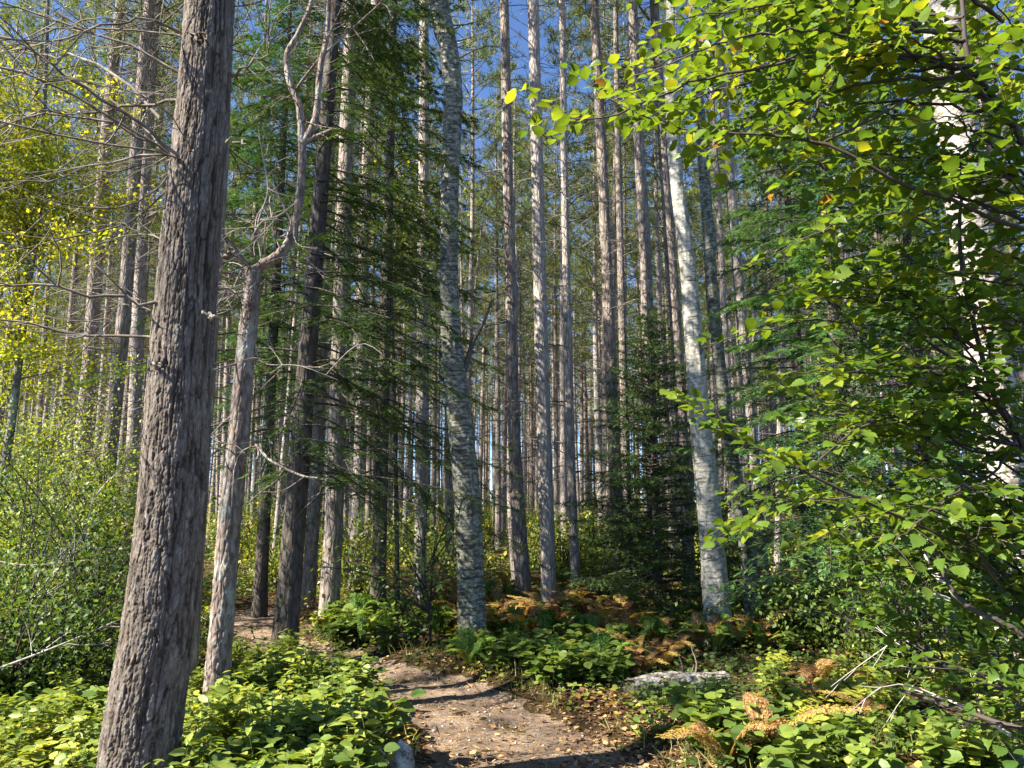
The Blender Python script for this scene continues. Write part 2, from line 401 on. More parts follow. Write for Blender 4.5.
# ------------------------------------------------------------------ trunks
def hi_trunk(P, R, n, ds, kind, seed=1):
    """close-up trunk with its bark relief modelled in the mesh"""
    L = np.linalg.norm(np.diff(spline(P, 200), axis=0), axis=1).sum(); m = int(L / ds)
    C = spline(P, m); rr = np.interp(np.linspace(0, len(P) - 1, m), np.arange(len(P)), R)
    T = unit(np.gradient(C, axis=0)); A = unit(np.cross(T, [1.0, 0, 0.02])); B = np.cross(T, A)
    th = np.linspace(0, 2 * np.pi, n, endpoint=False); s = np.linspace(0, L, m)
    TH, SS = np.meshgrid(th, s); rmean = float(np.mean(R)); TINT = np.full(TH.shape, .5)
    if kind == 'pine':
        k = 2 * int(2 * np.pi * rmean / .030 / 2); u = TH / (2 * np.pi) * k; v = SS / .125
        wu = 1.5 * (pfbm(u * .5, v * .8, k // 2, seed, 3) - .5) + .35 * (pfbm(u * 2, v * 6, 2 * k, seed + 5, 2) - .5)
        r1 = np.abs(2 * pfbm(u + 0, v * .55 + wu, k, seed + 21, 2) - 1)                 # long interlacing furrows
        r2 = np.abs(2 * pfbm(u * 2, v * 1.3 + wu, 2 * k, seed + 31, 2) - 1)
        c, idv = cells(u + wu * .8, v * 1.1 + 1.6 * (pfbm(u, v * 1.2, k, seed + 3, 3) - .5), k, seed)
        c2, id2 = cells(u * 2, v * 3.3 + wu, 2 * k, seed + 7)
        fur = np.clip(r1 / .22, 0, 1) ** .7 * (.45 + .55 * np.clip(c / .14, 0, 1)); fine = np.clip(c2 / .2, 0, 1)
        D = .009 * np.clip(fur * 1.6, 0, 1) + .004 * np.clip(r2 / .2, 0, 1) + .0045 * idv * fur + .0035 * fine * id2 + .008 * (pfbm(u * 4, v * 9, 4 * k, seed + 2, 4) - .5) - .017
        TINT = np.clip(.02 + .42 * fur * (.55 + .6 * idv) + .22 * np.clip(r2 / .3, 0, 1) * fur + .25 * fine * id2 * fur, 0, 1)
    elif kind == 'flaky':
        k = int(2 * np.pi * rmean / .035); u = TH / (2 * np.pi) * k; v = SS / .07
        c, idv = cells(u + .5 * vnoise(u * .5, v * .5, seed) * np.sin(TH / 2) ** 2, v + 1.2 * (fbm(u * .9, v * .7, seed + 6, 2) - .5) * np.sin(TH / 2), k, seed)
        D = .006 * np.clip(c / .25, 0, 1) + .006 * idv + .004 * fbm(u * 3, v * 3, seed, 3) + .012 * (fbm(TH * 1.2, SS * 1.5, seed + 4, 2) - .5) * np.sin(TH / 2) ** 2
    else:
        k = 60
        D = .012 * (fbm(TH * 2, SS * 5, seed, 4) - .5) * np.sin(TH / 2) + .004 * (vnoise(TH * 3, SS * 40, seed + 5) - .5) * np.sin(TH / 2)
        c, idv = cells(TH / (2 * np.pi) * 14, SS * 7, 14, seed); low = np.clip(1 - SS / 1.6, 0, 1)
        D = D + low * .016 * np.clip(c / .3, 0, 1) + .012 * np.exp(-((fbm(TH * .9, SS * 1.6, seed + 13, 2) - .72) / .05) ** 2) * np.sin(TH / 2)
    V = C[:, None] + (rr[:, None] + D)[..., None] * (A[:, None] * np.cos(TH)[..., None] + B[:, None] * np.sin(TH)[..., None])
    i = np.arange(m - 1)[:, None] * n; j = np.arange(n)[None]; kk = (j + 1) % n
    b = MB(); b.add(V.reshape(-1, 3), np.stack([i + j, i + kk, i + n + kk, i + n + j], -1).reshape(-1, 4), None, TINT.ravel()); return b

def flare(b, base, r, n=7, h=.3):
    """low root buttresses at the foot of a trunk"""
    for k in range(n):
        a = 2 * np.pi * k / n + U(-.3, .3); d = np.array([math.cos(a), math.sin(a), 0])
        L = U(.3, .7) * r * 2.2
        P = [base + d * r * .45 + [0, 0, h * .8], base + d * r * .95 + [0, 0, h * .25], base + d * (r + L) + [0, 0, -.05]]
        b.tube(spline(P, 7), np.linspace(r * .35, r * .12, 7), 6)

def dead_branch(b, p0, d, L, r, droop=.15, twigs=4, seg=7, sides=4, wav=.12, tl=.35):
    t = np.linspace(0, 1, seg); d = unit(d); sd = unit(np.cross(d, [0, 0, 1.0]) + 1e-6)
    w1, w2 = U(-wav, wav, 2)
    P = p0 + np.outer(t * L, d) + np.outer(L * w1 * np.sin(t * np.pi * U(.8, 1.6)), sd) + np.outer(L * (w2 * np.sin(t * np.pi) - droop * t ** 2), [0, 0, 1.0])
    if seg > 9: P[1:] += np.cumsum(rng.normal(size=(seg - 1, 3)) * .012 * L ** .5, 0)
    b.tube(P, r * (1 - .85 * t) + .0012, sides)
    for k in range(twigs):
        f = U(.25, .95); i = int(f * (seg - 1)); q = P[i]; dd = unit(unit(P[min(i + 1, seg - 1)] - P[max(i - 1, 0)]) + sd * U(-1.2, 1.2) + np.array([0, 0, U(-.6, .5)]))
        l2 = L * tl * U(.4, 1); s2 = unit(rng.normal(size=3)); tt = np.linspace(0, 1, 4)
        b.tube(q + np.outer(tt * l2, dd) + np.outer(.15 * l2 * tt ** 2, s2), r * .4 * (1 - .8 * tt) + .001, 3)
    return P

def pine_crown(b, h0, h1, Lmax, nb, tint0=.5):
    """live crown: whorled limbs carrying tufts of needles"""
    w = MB()
    for k in range(nb):
        f = (k + U(0, 1)) / nb; z = h0 + (h1 - h0) * f; L = Lmax * (1 - f) ** .6 * U(.6, 1.1) + .35
        a = U(0, 2 * np.pi); d = np.array([math.cos(a), math.sin(a), U(-.05, .45) + .5 * f])
        P = dead_branch(w, np.array([0, 0, z]), d, L, .022 * (1 - .5 * f) + .006, -.06, 0, 7, 3)
        nt_ = int(7 + 9 * L / Lmax); fs = U(.3, 1, nt_) ** .8
        idx = fs * (len(P) - 1); i0 = np.clip(idx.astype(int), 0, len(P) - 2)
        q = P[i0] + (P[i0 + 1] - P[i0]) * (idx - i0)[:, None] + rng.normal(size=(nt_, 3)) * [.22, .22, .1] * (L / 1.6)
        nn = 16; Q = np.repeat(q, nn, 0); base = unit(np.repeat(unit(d)[None], nt_ * nn, 0) * .5 + np.array([0, 0, .5]) + rng.normal(size=(nt_ * nn, 3)) * .75)
        Q = Q + base * U(0, .08, (len(Q), 1))
        b.leaves(NEEDLE, Q, base, rdir(len(Q)), U(.15, .25, len(Q)), np.clip(np.repeat(U(0, 1, nt_), nn) * .7 + tint0 - .35 + U(-.1, .1, len(Q)), 0, 1))
    return w

def make_pine(i, H=20, r=.15, bark='bark', live=.55):
    root = thing('pine_tree', 'slender pine', 'tree')
    b = MB(); t = np.linspace(0, 1, 26); a1, a2, p1, p2 = U(-.12, .12), U(-.12, .12), U(0, 6), U(0, 6)
    C = np.stack([a1 * np.sin(t * 5 + p1) - a1 * math.sin(p1), a2 * np.sin(t * 4 + p2) - a2 * math.sin(p2), -.15 + t * (H + .15)], -1)
    b.tube(C, r * (1 - t) ** .75 * (1 + .25 * np.exp(-t * 60)) + .01, 14)
    trunk = b.build('trunk', M[bark], root)
    def at(z):
        f = z / H; j = np.clip(f * 25, 0, 24.99); k = int(j); return C[k] + (C[k + 1] - C[k]) * (j - k)
    d = MB(); z = 1.6 + U(0, .5)
    while z < H * live + 1.5:
        for q in range(rng.integers(3, 7)):
            a = U(0, 2 * np.pi); L = U(.35, 1.5) * np.clip(.5 + z / 9, .5, 1.25)
            dead_branch(d, at(z) + [0, 0, U(-.05, .05)], np.array([math.cos(a), math.sin(a), U(-.1, .45)]), L, U(.006, .013), U(-.05, .3), 3 if z > 4 else 1, 6, 3, .1, .4)
        z += U(.28, .55)
    dead = tag(d.build('dead_branches', M['twig'], root), kind='stuff')
    nb = MB(); w = pine_crown(nb, H * live, H, 2.3, 50)
    nb.v = [v + 0 for v in nb.v]
    crown = nb.build('crown', M['needle'], root, False)
    limbs = w.build('limbs', M['twig'], root)
    KIDS[root.name] = [trunk, dead, crown, limbs]
    return root

protos = [make_pine(0, 20, .15, 'bark'), make_pine(1, 21.5, .16, 'bark', .5), make_pine(2, 18.5, .135, 'bark_pale', .55),
          make_pine(3, 20.5, .14, 'bark', .6), make_pine(4, 17, .12, 'bark_pale', .5), make_pine(5, 22, .17, 'bark_pale', .58)]
PR = [.15, .16, .135, .14, .12, .17]
unused = set(range(6))

def place_pine(x, y, r=None, label=None, group=None, tilt=(0, 0), which=None, hs=None):
    k = int(rng.integers(0, 6)) if which is None else which
    s = 1.0 if r is None else r / PR[k]
    sc = (s, s, (hs or U(.85, 1.08)))
    loc = (x, y, hg(x, y)); rz = U(0, 6.28)
    # limb spread stays near life size when the stem is thin
    if k in unused:
        unused.discard(k); o = protos[k]; o.location = loc; o.rotation_euler = (tilt[0], tilt[1], rz); o.scale = sc; o['label'] = label
        if group: o['group'] = group
        return o
    o = dup(protos[k], loc, rz, sc, label, group, tilt)
    return o

# ------------------------------------------------------------------ the big pine at the left
def thing_at(name, label, cat, group=None): return thing(name, label, cat, group)
def rel(P, o): return np.asarray(P, float) - o

def big_pine():
    Y = 4.2; base = px(143, 790, Y)
    g = hg(base[0], base[1]); base[2] = g - .1
    root = thing('pine_tree', 'massive pine with deeply furrowed bark, nearest trunk at the left of the trail', 'tree', loc=tuple(base))
    P = [base, px(141, 745, Y), px(160, 620, Y), px(173, 498, Y), px(180, 380, Y), px(190, 250, Y), px(202, 120, Y), px(210, 0, Y), px(214, -120, Y), np.array([px(214, -120, Y)[0] + .25, Y + .1, 12.0]), np.array([px(214, -120, Y)[0] + .3, Y + .2, 20.0])]
    R = [.225, .198, .188, .18, .172, .163, .152, .142, .135, .09, .02]
    P = [rel(p, base) for p in P]
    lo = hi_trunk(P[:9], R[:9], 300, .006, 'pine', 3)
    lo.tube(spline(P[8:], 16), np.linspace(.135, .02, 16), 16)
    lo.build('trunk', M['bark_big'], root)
    kn = MB(); C = spline(P, 300)
    fl = MB(); flare(fl, np.array([0, 0, .02]), .2, 8, .35); fl.build('roots', M['bark_big'], root)
    def at(zz): return C[np.argmin(abs(C[:, 2] - zz))]
    # named dead limbs seen in the photograph, then the rest
    shown = [([(168, 306), (100, 296), (0, 282), (-60, 276)], [4.1, 4.0, 3.9, 3.8], .012),
             ([(190, 168), (120, 108), (60, 70), (0, 30), (-40, 0)], [4.1, 3.9, 3.7, 3.6, 3.5], .011),
             ([(178, 165), (150, 135), (110, 100), (40, 60)], [4.2, 4.5, 4.7, 5.0], .011),
             ([(176, 100), (120, 108), (60, 112), (0, 120)], [4.2, 4.4, 4.4, 4.3], .010),
             ([(192, 38), (150, 20), (90, 30), (20, 48)], [4.2, 4.0, 3.8, 3.8], .010),
             ([(228, 76), (260, 55), (285, 20)], [4.2, 4.1, 4.0], .008),
             ([(165, 120), (90, 62), (40, 55), (0, 48)], [4.3, 4.6, 4.9, 5.0], .012),
             ([(168, 320), (130, 300), (100, 335)], [4.2, 4.3, 4.4], .006),
             ([(224, 142), (246, 143)], [4.1, 4.0], .009), ([(205, 313), (216, 318)], [4.05, 3.95], .012),
             ([(170, 366), (155, 366)], [4.1, 4.0], .012), ([(222, 258), (234, 250)], [4.1, 4.0], .009),
             ([(190, 40), (205, 36)], [4.0, 3.9], .012)]
    for pts, ds, r in shown:
        b = MB(); Q = np.array([px(x, y, d) for (x, y), d in zip(pts, ds)]) - base; n = 14; S = spline(Q, n)
        S = S + rng.normal(size=S.shape) * .014
        b.tube(S, np.linspace(r, r * .25 if len(pts) > 2 else r * .7, n), 6, cap=True)
        if len(pts) > 2:
            for k in range(9):
                i = rng.integers(3, n - 1); t = unit(S[i] - S[i - 1])
                dead_branch(b, S[i], t + rng.normal(size=3) * [.7, .5, .6], U(.25, .8), r * .4, .1, 2, 6, 3, .2)
        b.build('dead_branch', M['twig'], root)
    z = 2.9
    for k in range(55):
        z = U(2.6, 7.5); a = U(math.pi * .55, math.pi * 1.25) if k % 5 else U(0, 6.28)
        b = MB(); dead_branch(b, at(z), np.array([math.cos(a), math.sin(a), U(-.1, .35)]), U(.8, 2.8), U(.004, .0085), U(0, .4), 14, 12, 4, .25, .3)
        b.build('dead_branch', M['twig'], root)
    nb = MB(); w = pine_crown(nb, 12.0, 20.5, 2.6, 40)
    off = P[9]; nb.v = [v + [off[0], off[1], 0] for v in nb.v]; w.v = [v + [off[0], off[1], 0] for v in w.v]
    nb.build('crown', M['needle'], root, False); w.build('limbs', M['twig'], root)
big_pine()

def dead_tree():
    Y = 6.0; base = px(215, 712, Y); base[2] = hg(base[0], base[1]) - .05
    root = thing('dead_tree', 'thin dead tree with flaking pale bark and a crooked limb bending to the right', 'tree', loc=tuple(base))
    P = [base, px(216, 690, Y), px(222, 620, Y), px(230, 520, Y), px(240, 420, Y), px(246, 350, Y), px(251, 300, Y), px(253, 268, Y)]
    R = [.105, .088, .08, .074, .071, .065, .061, .055]
    b = hi_trunk([rel(p, base) for p in P], R, 110, .012, 'flaky', 8)
    b.build('trunk', M['bark_snag'], root)
    limbs = [([(250, 285), (258, 268), (278, 256), (291, 238), (299, 200), (302, 170), (302, 140), (299, 105), (290, 84), (287, 56), (298, 34), (311, 4), (318, -40)], .048, .018, None),
             ([(302, 145), (312, 128), (317, 110), (320, 70), (327, 35), (329, 0), (333, -60)], .034, .016, None),
             ([(302, 143), (316, 137), (332, 130)], .026, .018, None),
             ([(294, 92), (316, 63), (337, 42), (362, 20), (395, -10)], .013, .006, 6.1),
             ([(254, 275), (240, 258), (222, 234)], .030, .022, 5.9),
             ([(253, 276), (244, 268), (232, 290), (224, 290)], .012, .006, 5.9),
             ([(246, 362), (228, 366), (214, 370)], .012, .005, 5.8), ([(243, 410), (226, 420), (208, 438)], .009, .003, 5.9),
             ([(252, 440), (270, 460), (300, 475), (318, 478)], .014, .006, 5.7),
             ([(230, 452), (212, 448), (204, 452)], .008, .004, 5.8),
             ([(252, 330), (262, 362), (300, 366), (338, 380)], .008, .003, 5.9),
             ([(262, 262), (258, 225), (268, 190), (262, 150)], .010, .003, 5.9),
             ([(300, 200), (280, 215), (262, 222), (250, 240)], .010, .003, 5.8), ([(295, 228), (276, 190), (272, 170)], .009, .003, 5.9)]
    for pts, r0, r1, YY in limbs:
        YY = YY or Y; n = len(pts) * 5; b = MB(); dd = np.linspace(Y, YY, len(pts))
        S = spline(np.array([px(x, y, q) for (x, y), q in zip(pts, dd)]) - base, n)
        b.tube(S, np.linspace(r0, r1, n) * U(.9, 1.1, n), 9, cap=True)
        for k in range(len(pts) * 2 + 1):
            i = rng.integers(2, n - 1)
            if len(pts) > 3: dead_branch(b, S[i], rng.normal(size=3) + [0, 0, .1], U(.15, .55), .005, U(.0, .4), 3, 7, 4, .35, .4)
        b.build('branch', M['bark_snag'] if r0 > .011 else M['twig_old'], root)
dead_tree()

# ------------------------------------------------------------------ birches
def birch(label, pts, wid, Y, mat, kind='birch', top=16, lean=.4, branches=()):
    base = px(*pts[0], Y); base[2] = hg(base[0], base[1]) - .08
    root = thing('birch_tree', label, 'tree', loc=tuple(base))
    P = [base] + [px(x, y, Y) for x, y in pts[1:]]
    dep = [proj(p)[2] for p in P]; R = [w * d / F / 2 for w, d in zip(wid, dep)]
    last = P[-1]; dl = unit(P[-1] - P[-2]); 
    b = hi_trunk([rel(p, base) for p in P], R, 110, .012, kind, int(base[0] * 10) & 7)
    Q = [rel(last, base), rel(last + dl * 2.5, base), rel(last + dl * 4 + np.array([lean, 0, 2.5]), base), rel(last + dl * 4 + np.array([lean * 2, 0, top - last[2] - 3]), base)]
    b.tube(spline(Q, 14), np.linspace(R[-1], .03, 14), 12)
    flare(b, np.array([0, 0, .08]), R[0] * .8, 5, .2)
    b.build('trunk', mat, root)
    w = MB(); l = MB(); S = spline(Q, 30)
    for k in range(26):
        i = int(rng.integers(8, 30)); a = U(0, 6.28)
        Pb = dead_branch(w, S[i], np.array([math.cos(a), math.sin(a), U(.1, .9)]), U(1.2, 2.6), .02, .1, 4, 8, 4)
        n = 60; j = rng.integers(2, 8, n); q = Pb[j] + rng.normal(size=(n, 3)) * .22
        l.leaves(SMALL, q, rdir(n, -.3), rdir(n, .8), U(.045, .075, n), U(0, 1, n))
    w.build('branch', M['stem'], root); l.build('crown', M['bush'], root)
    for pp, r0, r1, m in branches:
        c = MB(); n = 24; YY = np.linspace(Y, Y + U(-.3, .3), len(pp))
        S2 = spline(np.array([px(x, y, q) for (x, y), q in zip(pp, YY)]) - base, n); c.tube(S2, np.linspace(r0, r1, n), 7)
        for k in range(5): dead_branch(c, S2[rng.integers(6, n - 1)], rng.normal(size=3) + [0, 0, .6], U(.2, .6), .005, .1, 2, 6, 3)
        c.build('branch', M[m], root)
    return root
birch('grey mottled birch with a kinked lichened trunk beside the bend of the path', [(473, 656), (472, 630), (470, 560), (467, 498), (461, 430), (455, 380), (450, 320), (449, 250), (450, 180), (453, 105), (449, 50), (441, 10), (436, -30)],
      [34, 28, 26, 26, 25, 23, 19, 18, 18, 18, 18, 17, 16], 8.2, M['birch_grey'], branches=[([(464, 372), (472, 345), (484, 322), (492, 300)], .035, .010, 'bark_dark'), ([(452, 60), (438, 35), (432, 0)], .05, .04, 'bark_dark')])
birch('white-barked birch with a clean bright trunk rising behind the fallen log', [(719, 640), (717, 610), (713, 560), (708, 498), (703, 450), (699, 408), (693, 330), (686, 250), (677, 185), (672, 120), (671, 60), (672, -20)],
      [30, 26, 24, 23, 22, 20, 18, 15, 13, 12, 11, 10], 9.0, M['birch'])
birch('smaller birch leaning left just behind the bright white birch', [(754, 622), (748, 560), (738, 498), (730, 450), (724, 408), (718, 350), (712, 290), (708, 230), (703, 160), (698, 90), (692, 0)],
      [15, 14, 14, 13, 13, 12, 12, 11, 11, 10, 9], 9.9, M['birch_grey'])
birch('large peeling paper birch behind the shrub leaves at the right edge', [(1046, 700), (1034, 620), (1018, 540), (1006, 480), (993, 400), (982, 310), (972, 240), (960, 150), (950, 70), (941, 0), (935, -60)],
      [44, 40, 38, 37, 37, 37, 36, 35, 35, 35, 34], 7.2, M['birch_peel'], 'flaky')

# ------------------------------------------------------------------ hero pines around the clearing
def stem_pine(label, pts, wid, Y, bark='bark', live=11.5, H=20, group=None):
    wild = 'leaning' in label
    base = px(*pts[0], Y); base[2] = hg(base[0], base[1]) - .08
    root = thing('pine_tree', label, 'tree', group, loc=tuple(base))
    P = [base] + [px(x, y, Y) for x, y in pts[1:]]
    R = [w * proj(p)[2] / F / 2 for w, p in zip(wid, P)]; dl = (P[-1] - P[0])[:2] / (P[-1][2] - P[0][2])
    t = P[-1] - base; P = [rel(p, base) for p in P]; hi = P[-1][2]
    top = np.array([dl[0] * H, dl[1] * H, H]); P.append((P[-1] + top) / 2); P.append(top)
    R += [R[-1] * .7, .02]; n = 60
    b = MB(); C = spline(P, n); rr = np.interp(np.linspace(0, len(P) - 1, n), np.arange(len(P)), R); rr[0] *= 1.25
    b.tube(C, rr * U(.97, 1.03, n), 20); flare(b, np.array([0, 0, .1]), rr[1] * .85, 6, .15); b.build('trunk', M[bark], root)
    d = MB(); z = 2.0
    while z < live + 1:
        c = C[np.argmin(abs(C[:, 2] - z))]
        for q in range(rng.integers(1, 5)):
            a = U(0, 6.28); dead_branch(d, c, np.array([math.cos(a), math.sin(a), U(-.2, .4)]), U(.3, 2.2) if wild else U(.2, 1.3), U(.005, .010), U(-.05, .3), 7 if wild else 4, 7, 3, .14, .4)
        z += U(.08, .2) if wild else U(.12, .35)
    tag(d.build('dead_branches', M['twig'], root), kind='stuff')
    nb = MB(); w = pine_crown(nb, live, H + .3, 2.0, 34); o = np.array([top[0] * .8, top[1] * .8, 0])
    nb.v = [v + o for v in nb.v]; w.v = [v + o for v in w.v]
    nb.build('crown', M['needle'], root, False); w.build('limbs', M['twig'], root)
T3 = lambda a: a
hero = [
 ('pine trunk half hidden right behind the massive furrowed pine', [(189, 692), (196, 560), (205, 430), (213, 300), (222, 160), (229, 0)], [15, 15, 14, 14, 13, 12], 6.3, 'bark'),
 ('pine with shaded brown trunk, left of the two straight ones beyond the dead tree', [(308, 604), (312, 540), (316, 480), (320, 400), (325, 250), (332, 100), (338, 0)], [15, 13, 12, 12, 11, 10, 9], 11.8, 'bark'),
 ('stout shaded pine standing beside the far curve of the trail', [(328, 624), (332, 560), (335, 498), (338, 400), (343, 250), (348, 100), (352, 0)], [22, 19, 18, 17, 16, 14, 13], 9.9, 'bark'),
 ('sunlit pale pine trunk right of the stout shaded pine', [(355, 584), (358, 500), (361, 400), (364, 250), (370, 100), (376, 0)], [13, 12, 11, 11, 10, 9], 14.7, 'bark_pale'),
 ('straight sunlit pine between the dark hemlock and the grey birch', [(420, 594), (421, 498), (422, 400), (423, 250), (424, 100), (424, 0)], [13, 12, 11, 11, 10, 9], 13.2, 'bark_pale'),
 ('tall straight pine, first trunk right of the grey mottled birch', [(525, 604), (520, 540), (517, 495), (513, 400), (510, 250), (507, 140), (504, 0)], [17, 15, 14, 12, 11, 10, 9], 11.8, 'bark'),
 ('tall pine with bright sunlit left side above the brown ferns', [(549, 616), (548, 560), (546, 498), (543, 400), (539, 250), (536, 120), (533, 0)], [17, 15, 15, 14, 13, 12, 11], 10.8, 'bark_pale'),
 ('slim pale pine just left of the small spruce', [(576, 602), (574, 540), (571, 460), (567, 300), (564, 150), (562, 0)], [10, 9, 9, 8, 7, 6], 12.5, 'bark_pale'),
 ('pine with dark trunk rising behind the left side of the small spruce', [(619, 592), (616, 500), (612, 400), (606, 250), (600, 120), (594, 0)], [13, 13, 12, 11, 10, 9], 13.5, 'bark'),
 ('pine with greyish trunk rising behind the top of the small spruce', [(656, 590), (653, 480), (649, 380), (645, 250), (638, 130), (632, 0)], [14, 13, 13, 12, 11, 10], 13.0, 'bark'),
 ('pine just left of the bright white birch', [(690, 590), (683, 450), (676, 330), (669, 230), (660, 100), (654, 0)], [13, 12, 12, 11, 10, 9], 14.0, 'bark'),
 ('pine seen through the gap right of the two birches', [(765, 590), (754, 470), (744, 350), (736, 250), (725, 120), (716, 0)], [12, 11, 11, 10, 9, 8], 14.5, 'bark_pale'),
 ('pale trunked pine leaning right, leftmost of three behind the left thicket', [(66, 560), (80, 460), (90, 350), (97, 250), (106, 140), (116, 40), (121, 0)], [14, 13, 13, 12, 11, 10, 9], 16.0, 'bark'),
 ('middle one of three leaning pines behind the left thicket', [(100, 565), (107, 478), (116, 390), (125, 303), (134, 180), (146, 40), (150, 0)], [17, 15, 14, 13, 12, 11, 10], 14.5, 'bark'),
 ('right one of three leaning pines, close to the massive trunk', [(126, 565), (131, 489), (136, 380), (141, 250), (148, 120), (156, 0)], [14, 13, 12, 12, 11, 10], 15.5, 'bark_pale')]
for lb, pts, w, Y, bk in hero: stem_pine(lb, pts, w, Y, bk)

# ------------------------------------------------------------------ the pine plantation behind
def keep_clear(x, y):
    u, v, d = proj(np.array([x, y, 1.0]))
    return False
cnt = 0; far = []
hx = [(px(p[0][0], p[0][1], Y)[0], Y) for _, p, _, Y, _ in hero]
for iy, yy in enumerate(np.arange(15.8, 70, 2.75)):
    for xx in np.arange(-56, 56, 2.9):
        x = xx + (iy % 2) * 1.3 + U(-1.1, 1.1); y = yy + U(-1.2, 1.2)
        if abs(x) > y * .70 + .8: continue
        if any(math.hypot(x - a, y - b) < 1.5 for a, b in hx): continue
        far.append((x, y))
far.sort(key=lambda p: p[1])
far = far[:294]
def zone(x, y):
    u = x / y
    side = 'left behind the massive pine' if u < -.28 else ('behind the dark hemlock' if u < -.08 else ('in the open middle of the stand' if u < .16 else 'behind the birches and shrub leaves'))
    depth = 'front rows' if y < 26 else ('middle rows' if y < 40 else 'farthest rows')
    return f'slender pine in the {depth} of the plantation, {side}'
for x, y in far:
    place_pine(x, y, U(.085, .105 if y < 21 else .135), zone(x, y), 'pines of the plantation behind the clearing', (U(-.015, .015), U(-.02, .02)) if rng.random() < .85 else (U(-.03, .03), U(-.06, .06)))
def make_snag(i):
    root = thing('dead_pine', 'snag', 'tree'); b = MB(); H = [9, 6.5, 12][i]; t = np.linspace(0, 1, 16)
    C = np.stack([.15 * np.sin(t * 3 + i) - .15 * math.sin(i), .1 * np.sin(t * 4), -.1 + t * H], -1); b.tube(C, .075 * (1 - .5 * t) * U(.93, 1.07, 16), 9)
    b.tube(np.array([C[-1], C[-1] + [.03, .01, .2], C[-1] + [.06, .0, .42]]), [.035, .02, .004], 5)
    d = MB()
    for k in range(70):
        j = rng.integers(2, 16); a = U(0, 6.28); dead_branch(d, C[j] + [0, 0, U(-.3, .3)], np.array([math.cos(a), math.sin(a), U(-.5, .3)]), U(.2, 1.3), U(.004, .010), .2, 3, 7, 3, .3, .4)
    KIDS[root.name] = [b.build('trunk', M['bark_pale'], root), tag(d.build('dead_branches', M['twig'], root), kind='stuff')]; return root
sn = [make_snag(i) for i in range(3)]
for k in range(18):
    y = U(14, 34); x = U(-.62, .5) * y; i = k % 3; loc = (x, y, hg(x, y)); tl = (U(-.06, .06), U(-.11, .11))
    lb = 'broken topped dead pine standing among the living trunks, ' + ('left part' if x < -.2 * y else ('middle part' if x < .15 * y else 'right part')) + ' of the stand'
    if k < 3: sn[i].location = loc; sn[i].rotation_euler = (*tl, 0); sn[i]['label'] = lb; sn[i]['group'] = 'dead snags in the plantation'
    else: dup(sn[i], loc, U(0, 6.28), U(.8, 1.2), lb, 'dead snags in the plantation', tl)
# pines added outside the frame on the sun side, to throw dappled shade
for x, y in [(-13.5, 10.8), (-15.5, 1.6), (-19, 9.5), (-23, -3.5), (-16.5, 6)]:
    place_pine(x, y, U(.13, .17), 'tall unseen pine left of the view, added for dappled shade', 'shade pines added left of the view')
def far_stand():
    w = MB(); l = MB()
    for yy in np.arange(48, 96, 2.1):
        for xx in np.arange(-70, 70, 2.4):
            x = xx + U(-1.1, 1.1); y = yy + U(-1.0, 1.0)
            if abs(x) > y * .74 or (y < 60 and any(math.hypot(x - a, y - b) < 2 for a, b in far)): continue
            z = hg(x, y); H = U(15, 20); r_ = U(.09, .14); tl = U(-.3, .3)
            w.tube(np.array([[x, y, z - .1], [x + tl * .5, y, z + H * .5], [x + tl, y, z + H]]), [r_, r_ * .75, .02], 5)
            n = 170; f = U(0, 1, n); a = U(0, 6.28, n); rr = (2.0 * (1 - f) ** .6 + .2) * U(.2, 1, n)
            l.leaves(NEEDLE_W, np.stack([x + tl + rr * np.cos(a), y + rr * np.sin(a), z + H * (.55 + .45 * f)], -1), rdir(n, .6), rdir(n), U(.35, .6, n), U(0, 1, n))
            n = 40; l.leaves(NEEDLE_W, np.stack([x + U(-1.7, 1.7, n), y + U(-1, 1, n), z + U(0, 2.6, n)], -1), rdir(n, .3), rdir(n), U(.3, .7, n), U(.3, 1, n))
            for k in range(10): dead_branch(w, np.array([x + tl * .4, y, z + U(3, 10)]), rdir(1)[0] * [1, 1, .3], U(.5, 1.6), .012, .1, 1, 4, 3)
    tag(w.build('far_pine_trunks', M['bark']), 'mass of thin pine trunks at the far end of the plantation', 'far wood', kind='stuff')
    tag(l.build('far_pine_foliage', M['needle'], None, False), 'mass of pine foliage at the far end of the plantation', 'far wood', kind='stuff')
far_stand()
print('pines', len(far), far[-1])

